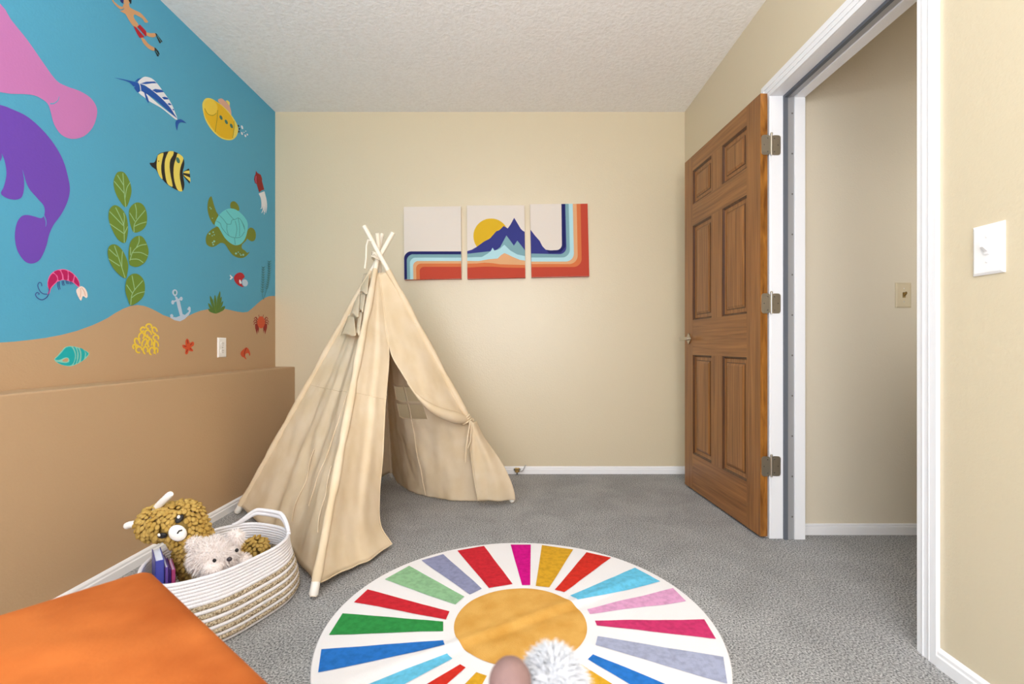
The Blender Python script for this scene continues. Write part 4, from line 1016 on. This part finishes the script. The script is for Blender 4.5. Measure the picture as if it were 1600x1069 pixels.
m.add(vs, [(i, (i+1) % n, (i+1) % n+n, i+n) for i in range(n)], 0, True); m.add(vs[n:], [tuple(range(n))], 0)
m.build('cushion', M['velvet'], OT, weld=True)
ins = [cen+(p-cen)*.985 for p in edge]
vs = [V((p.x, p.y, .309)) for p in ins]+[V((p.x, p.y, .13)) for p in ins]
m = MB().add(vs, [(i, (i+1) % n, (i+1) % n+n, i+n) for i in range(n)]+[tuple(range(n)), tuple(range(2*n-1, n-1, -1))])
m.build('base', M['velvet'], OT)
pip = [V((p.x, p.y, .31)) for p in edge]
MB().tube(pip[::2], .005, 8, closed=True).build('piping', M['velvet'], OT)
for a in (.07, OL-.07):
    for b in (.07, OW-.07):
        p = oc+od*a+ow*b
        MB().lathe((p.x, p.y, 0), [(0, 0), (.013, 0), (.022, .131), (0, .131)], 20).build('leg', M['leg_wood'], OT)

# ================================================================ little stool with the fluffy toy, close to the viewer
sx, sy, SH = .045, .445, .455
ST = thing('stool', 'low round pale wooden stool under the white fluffy toy', 'stool', (sx, sy, 0))
MB().lathe((sx, sy, 0), [(0, SH-.028), (.094, SH-.028), (.1, SH-.022), (.1, SH-.006), (.095, SH), (0, SH)], 48).build('seat', M['stool_wood'], ST)
for k in range(3):
    a = R(30+120*k); m = MB().tube([(sx+.125*cos(a), sy+.125*sin(a), 0.0), (sx+.06*cos(a), sy+.06*sin(a), SH-.027)], .013, 14)
    m.build('leg', M['stool_wood'], ST)
SP = thing('plush_sheep', 'fluffy white toy with a round brown head, blurred at the bottom edge', 'plush toy', (.04, .45, SH))
hc2 = at(797, 1067, .44)
random.seed(3)
m = MB(); fc = V((.037, .462, .524)); fr_ = (.022, .034, .030)
m.ell(fc, fr_, I3, 24, 14); fur(m, fc, fr_, I3, 14000, .019, droop=-.15, lean=V((.1, .1, .35)))
m.build('fleece', M['fleece'], SP)
m = MB(); N = 24
def hd(u, v):
    a, b = 2*pi*u, pi*v; k = 1+.02*abs(cos(3*a))
    return hc2+V((.0195*k*cos(a)*sin(b), .023*k*sin(a)*sin(b), .0205*cos(b)))
m.grid(hd, 36, 18); HD2 = m.build('head', M['brown'], SP)
for s in (-1, 1):
    MB().ell(hc2+V((s*.009, -.0195, .002)), (.003, .002, .003), I3, 10, 6).build('eye', M['black'], SP)
for dx in (-.016, .016):
    for dy in (-.018, .018):
        MB().lathe((.042+dx, .462+dy, SH), [(0, 0), (.007, 0), (.0075, .03), (.0075, .05), (0, .05)], 14).build('leg', M['brown'], SP)

# ================================================================ light
def area(name, loc, rot, sx, sy, power, col, spread=180):
    l = bpy.data.lights.new(name, 'AREA'); l.shape = 'RECTANGLE'; l.size = sx; l.size_y = sy; l.energy = power; l.color = col; l.spread = R(spread)
    o = bpy.data.objects.new(name, l); C.objects.link(o); o.location = loc; o.rotation_euler = rot; return o
area('window_daylight', ((WX0+WX1)/2, YR-.1, (WZ0+WZ1)/2), (R(90), 0, 0), WX1-WX0, WZ1-WZ0, 92, (.97, .97, 1.0))
def lamp(name, loc, r, power, col):
    l = bpy.data.lights.new(name, 'POINT'); l.energy = power; l.color = col; l.shadow_soft_size = r
    o = bpy.data.objects.new(name, l); C.objects.link(o); o.location = loc; return o
lamp('room_fill', (.62, -.3, 2.0), .2, 8, (1, .93, .86))  # added soft fill for the room, stands for no known fitting
area('ceiling_fill', (0, .25, 1.75), (R(180), 0, 0), .5, .5, 32, (1, .96, .92))  # added unseen fill aimed upwards to brighten the ceiling
area('hall_wall_fill', (2.3, .87, 1.45), (R(90), 0, 0), .8, 1.2, 4.0, (1, .97, .92), 60)  # added fill that brightens the hall wall; no window behind it
lamp('hall_fill', (2.3, 1.25, 2.1), .12, .3, (1, .93, .84))  # faint extra fill added inside the hall, no fixture there
wd = bpy.data.worlds.new('World'); SC.world = wd; wd.use_nodes = True
bg = wd.node_tree.nodes['Background']; bg.inputs[0].default_value = (.75, .85, 1, 1); bg.inputs[1].default_value = 1.0

# ================================================================ camera
cd = bpy.data.cameras.new('camera'); cam = bpy.data.objects.new('camera', cd); C.objects.link(cam)
cam.location = (0, 0, H); cam.rotation_euler = (R(90), 0, 0)
cd.sensor_width = 36; cd.lens = F/1600*36; cd.clip_start = .02
cd.shift_x = -(CX-800)/1600; cd.shift_y = (CY-534.5)/1600
cd.dof.use_dof = True; cd.dof.focus_distance = 2.2; cd.dof.aperture_fstop = 4.5
SC.camera = cam
SC.view_settings.view_transform = 'Standard'; SC.view_settings.look = 'None'; SC.view_settings.gamma = 1
SC.view_settings.use_curve_mapping = False; SC.view_settings.exposure = -0.12
SC.cycles.max_bounces = 12; SC.cycles.diffuse_bounces = 8; SC.cycles.use_denoising = True
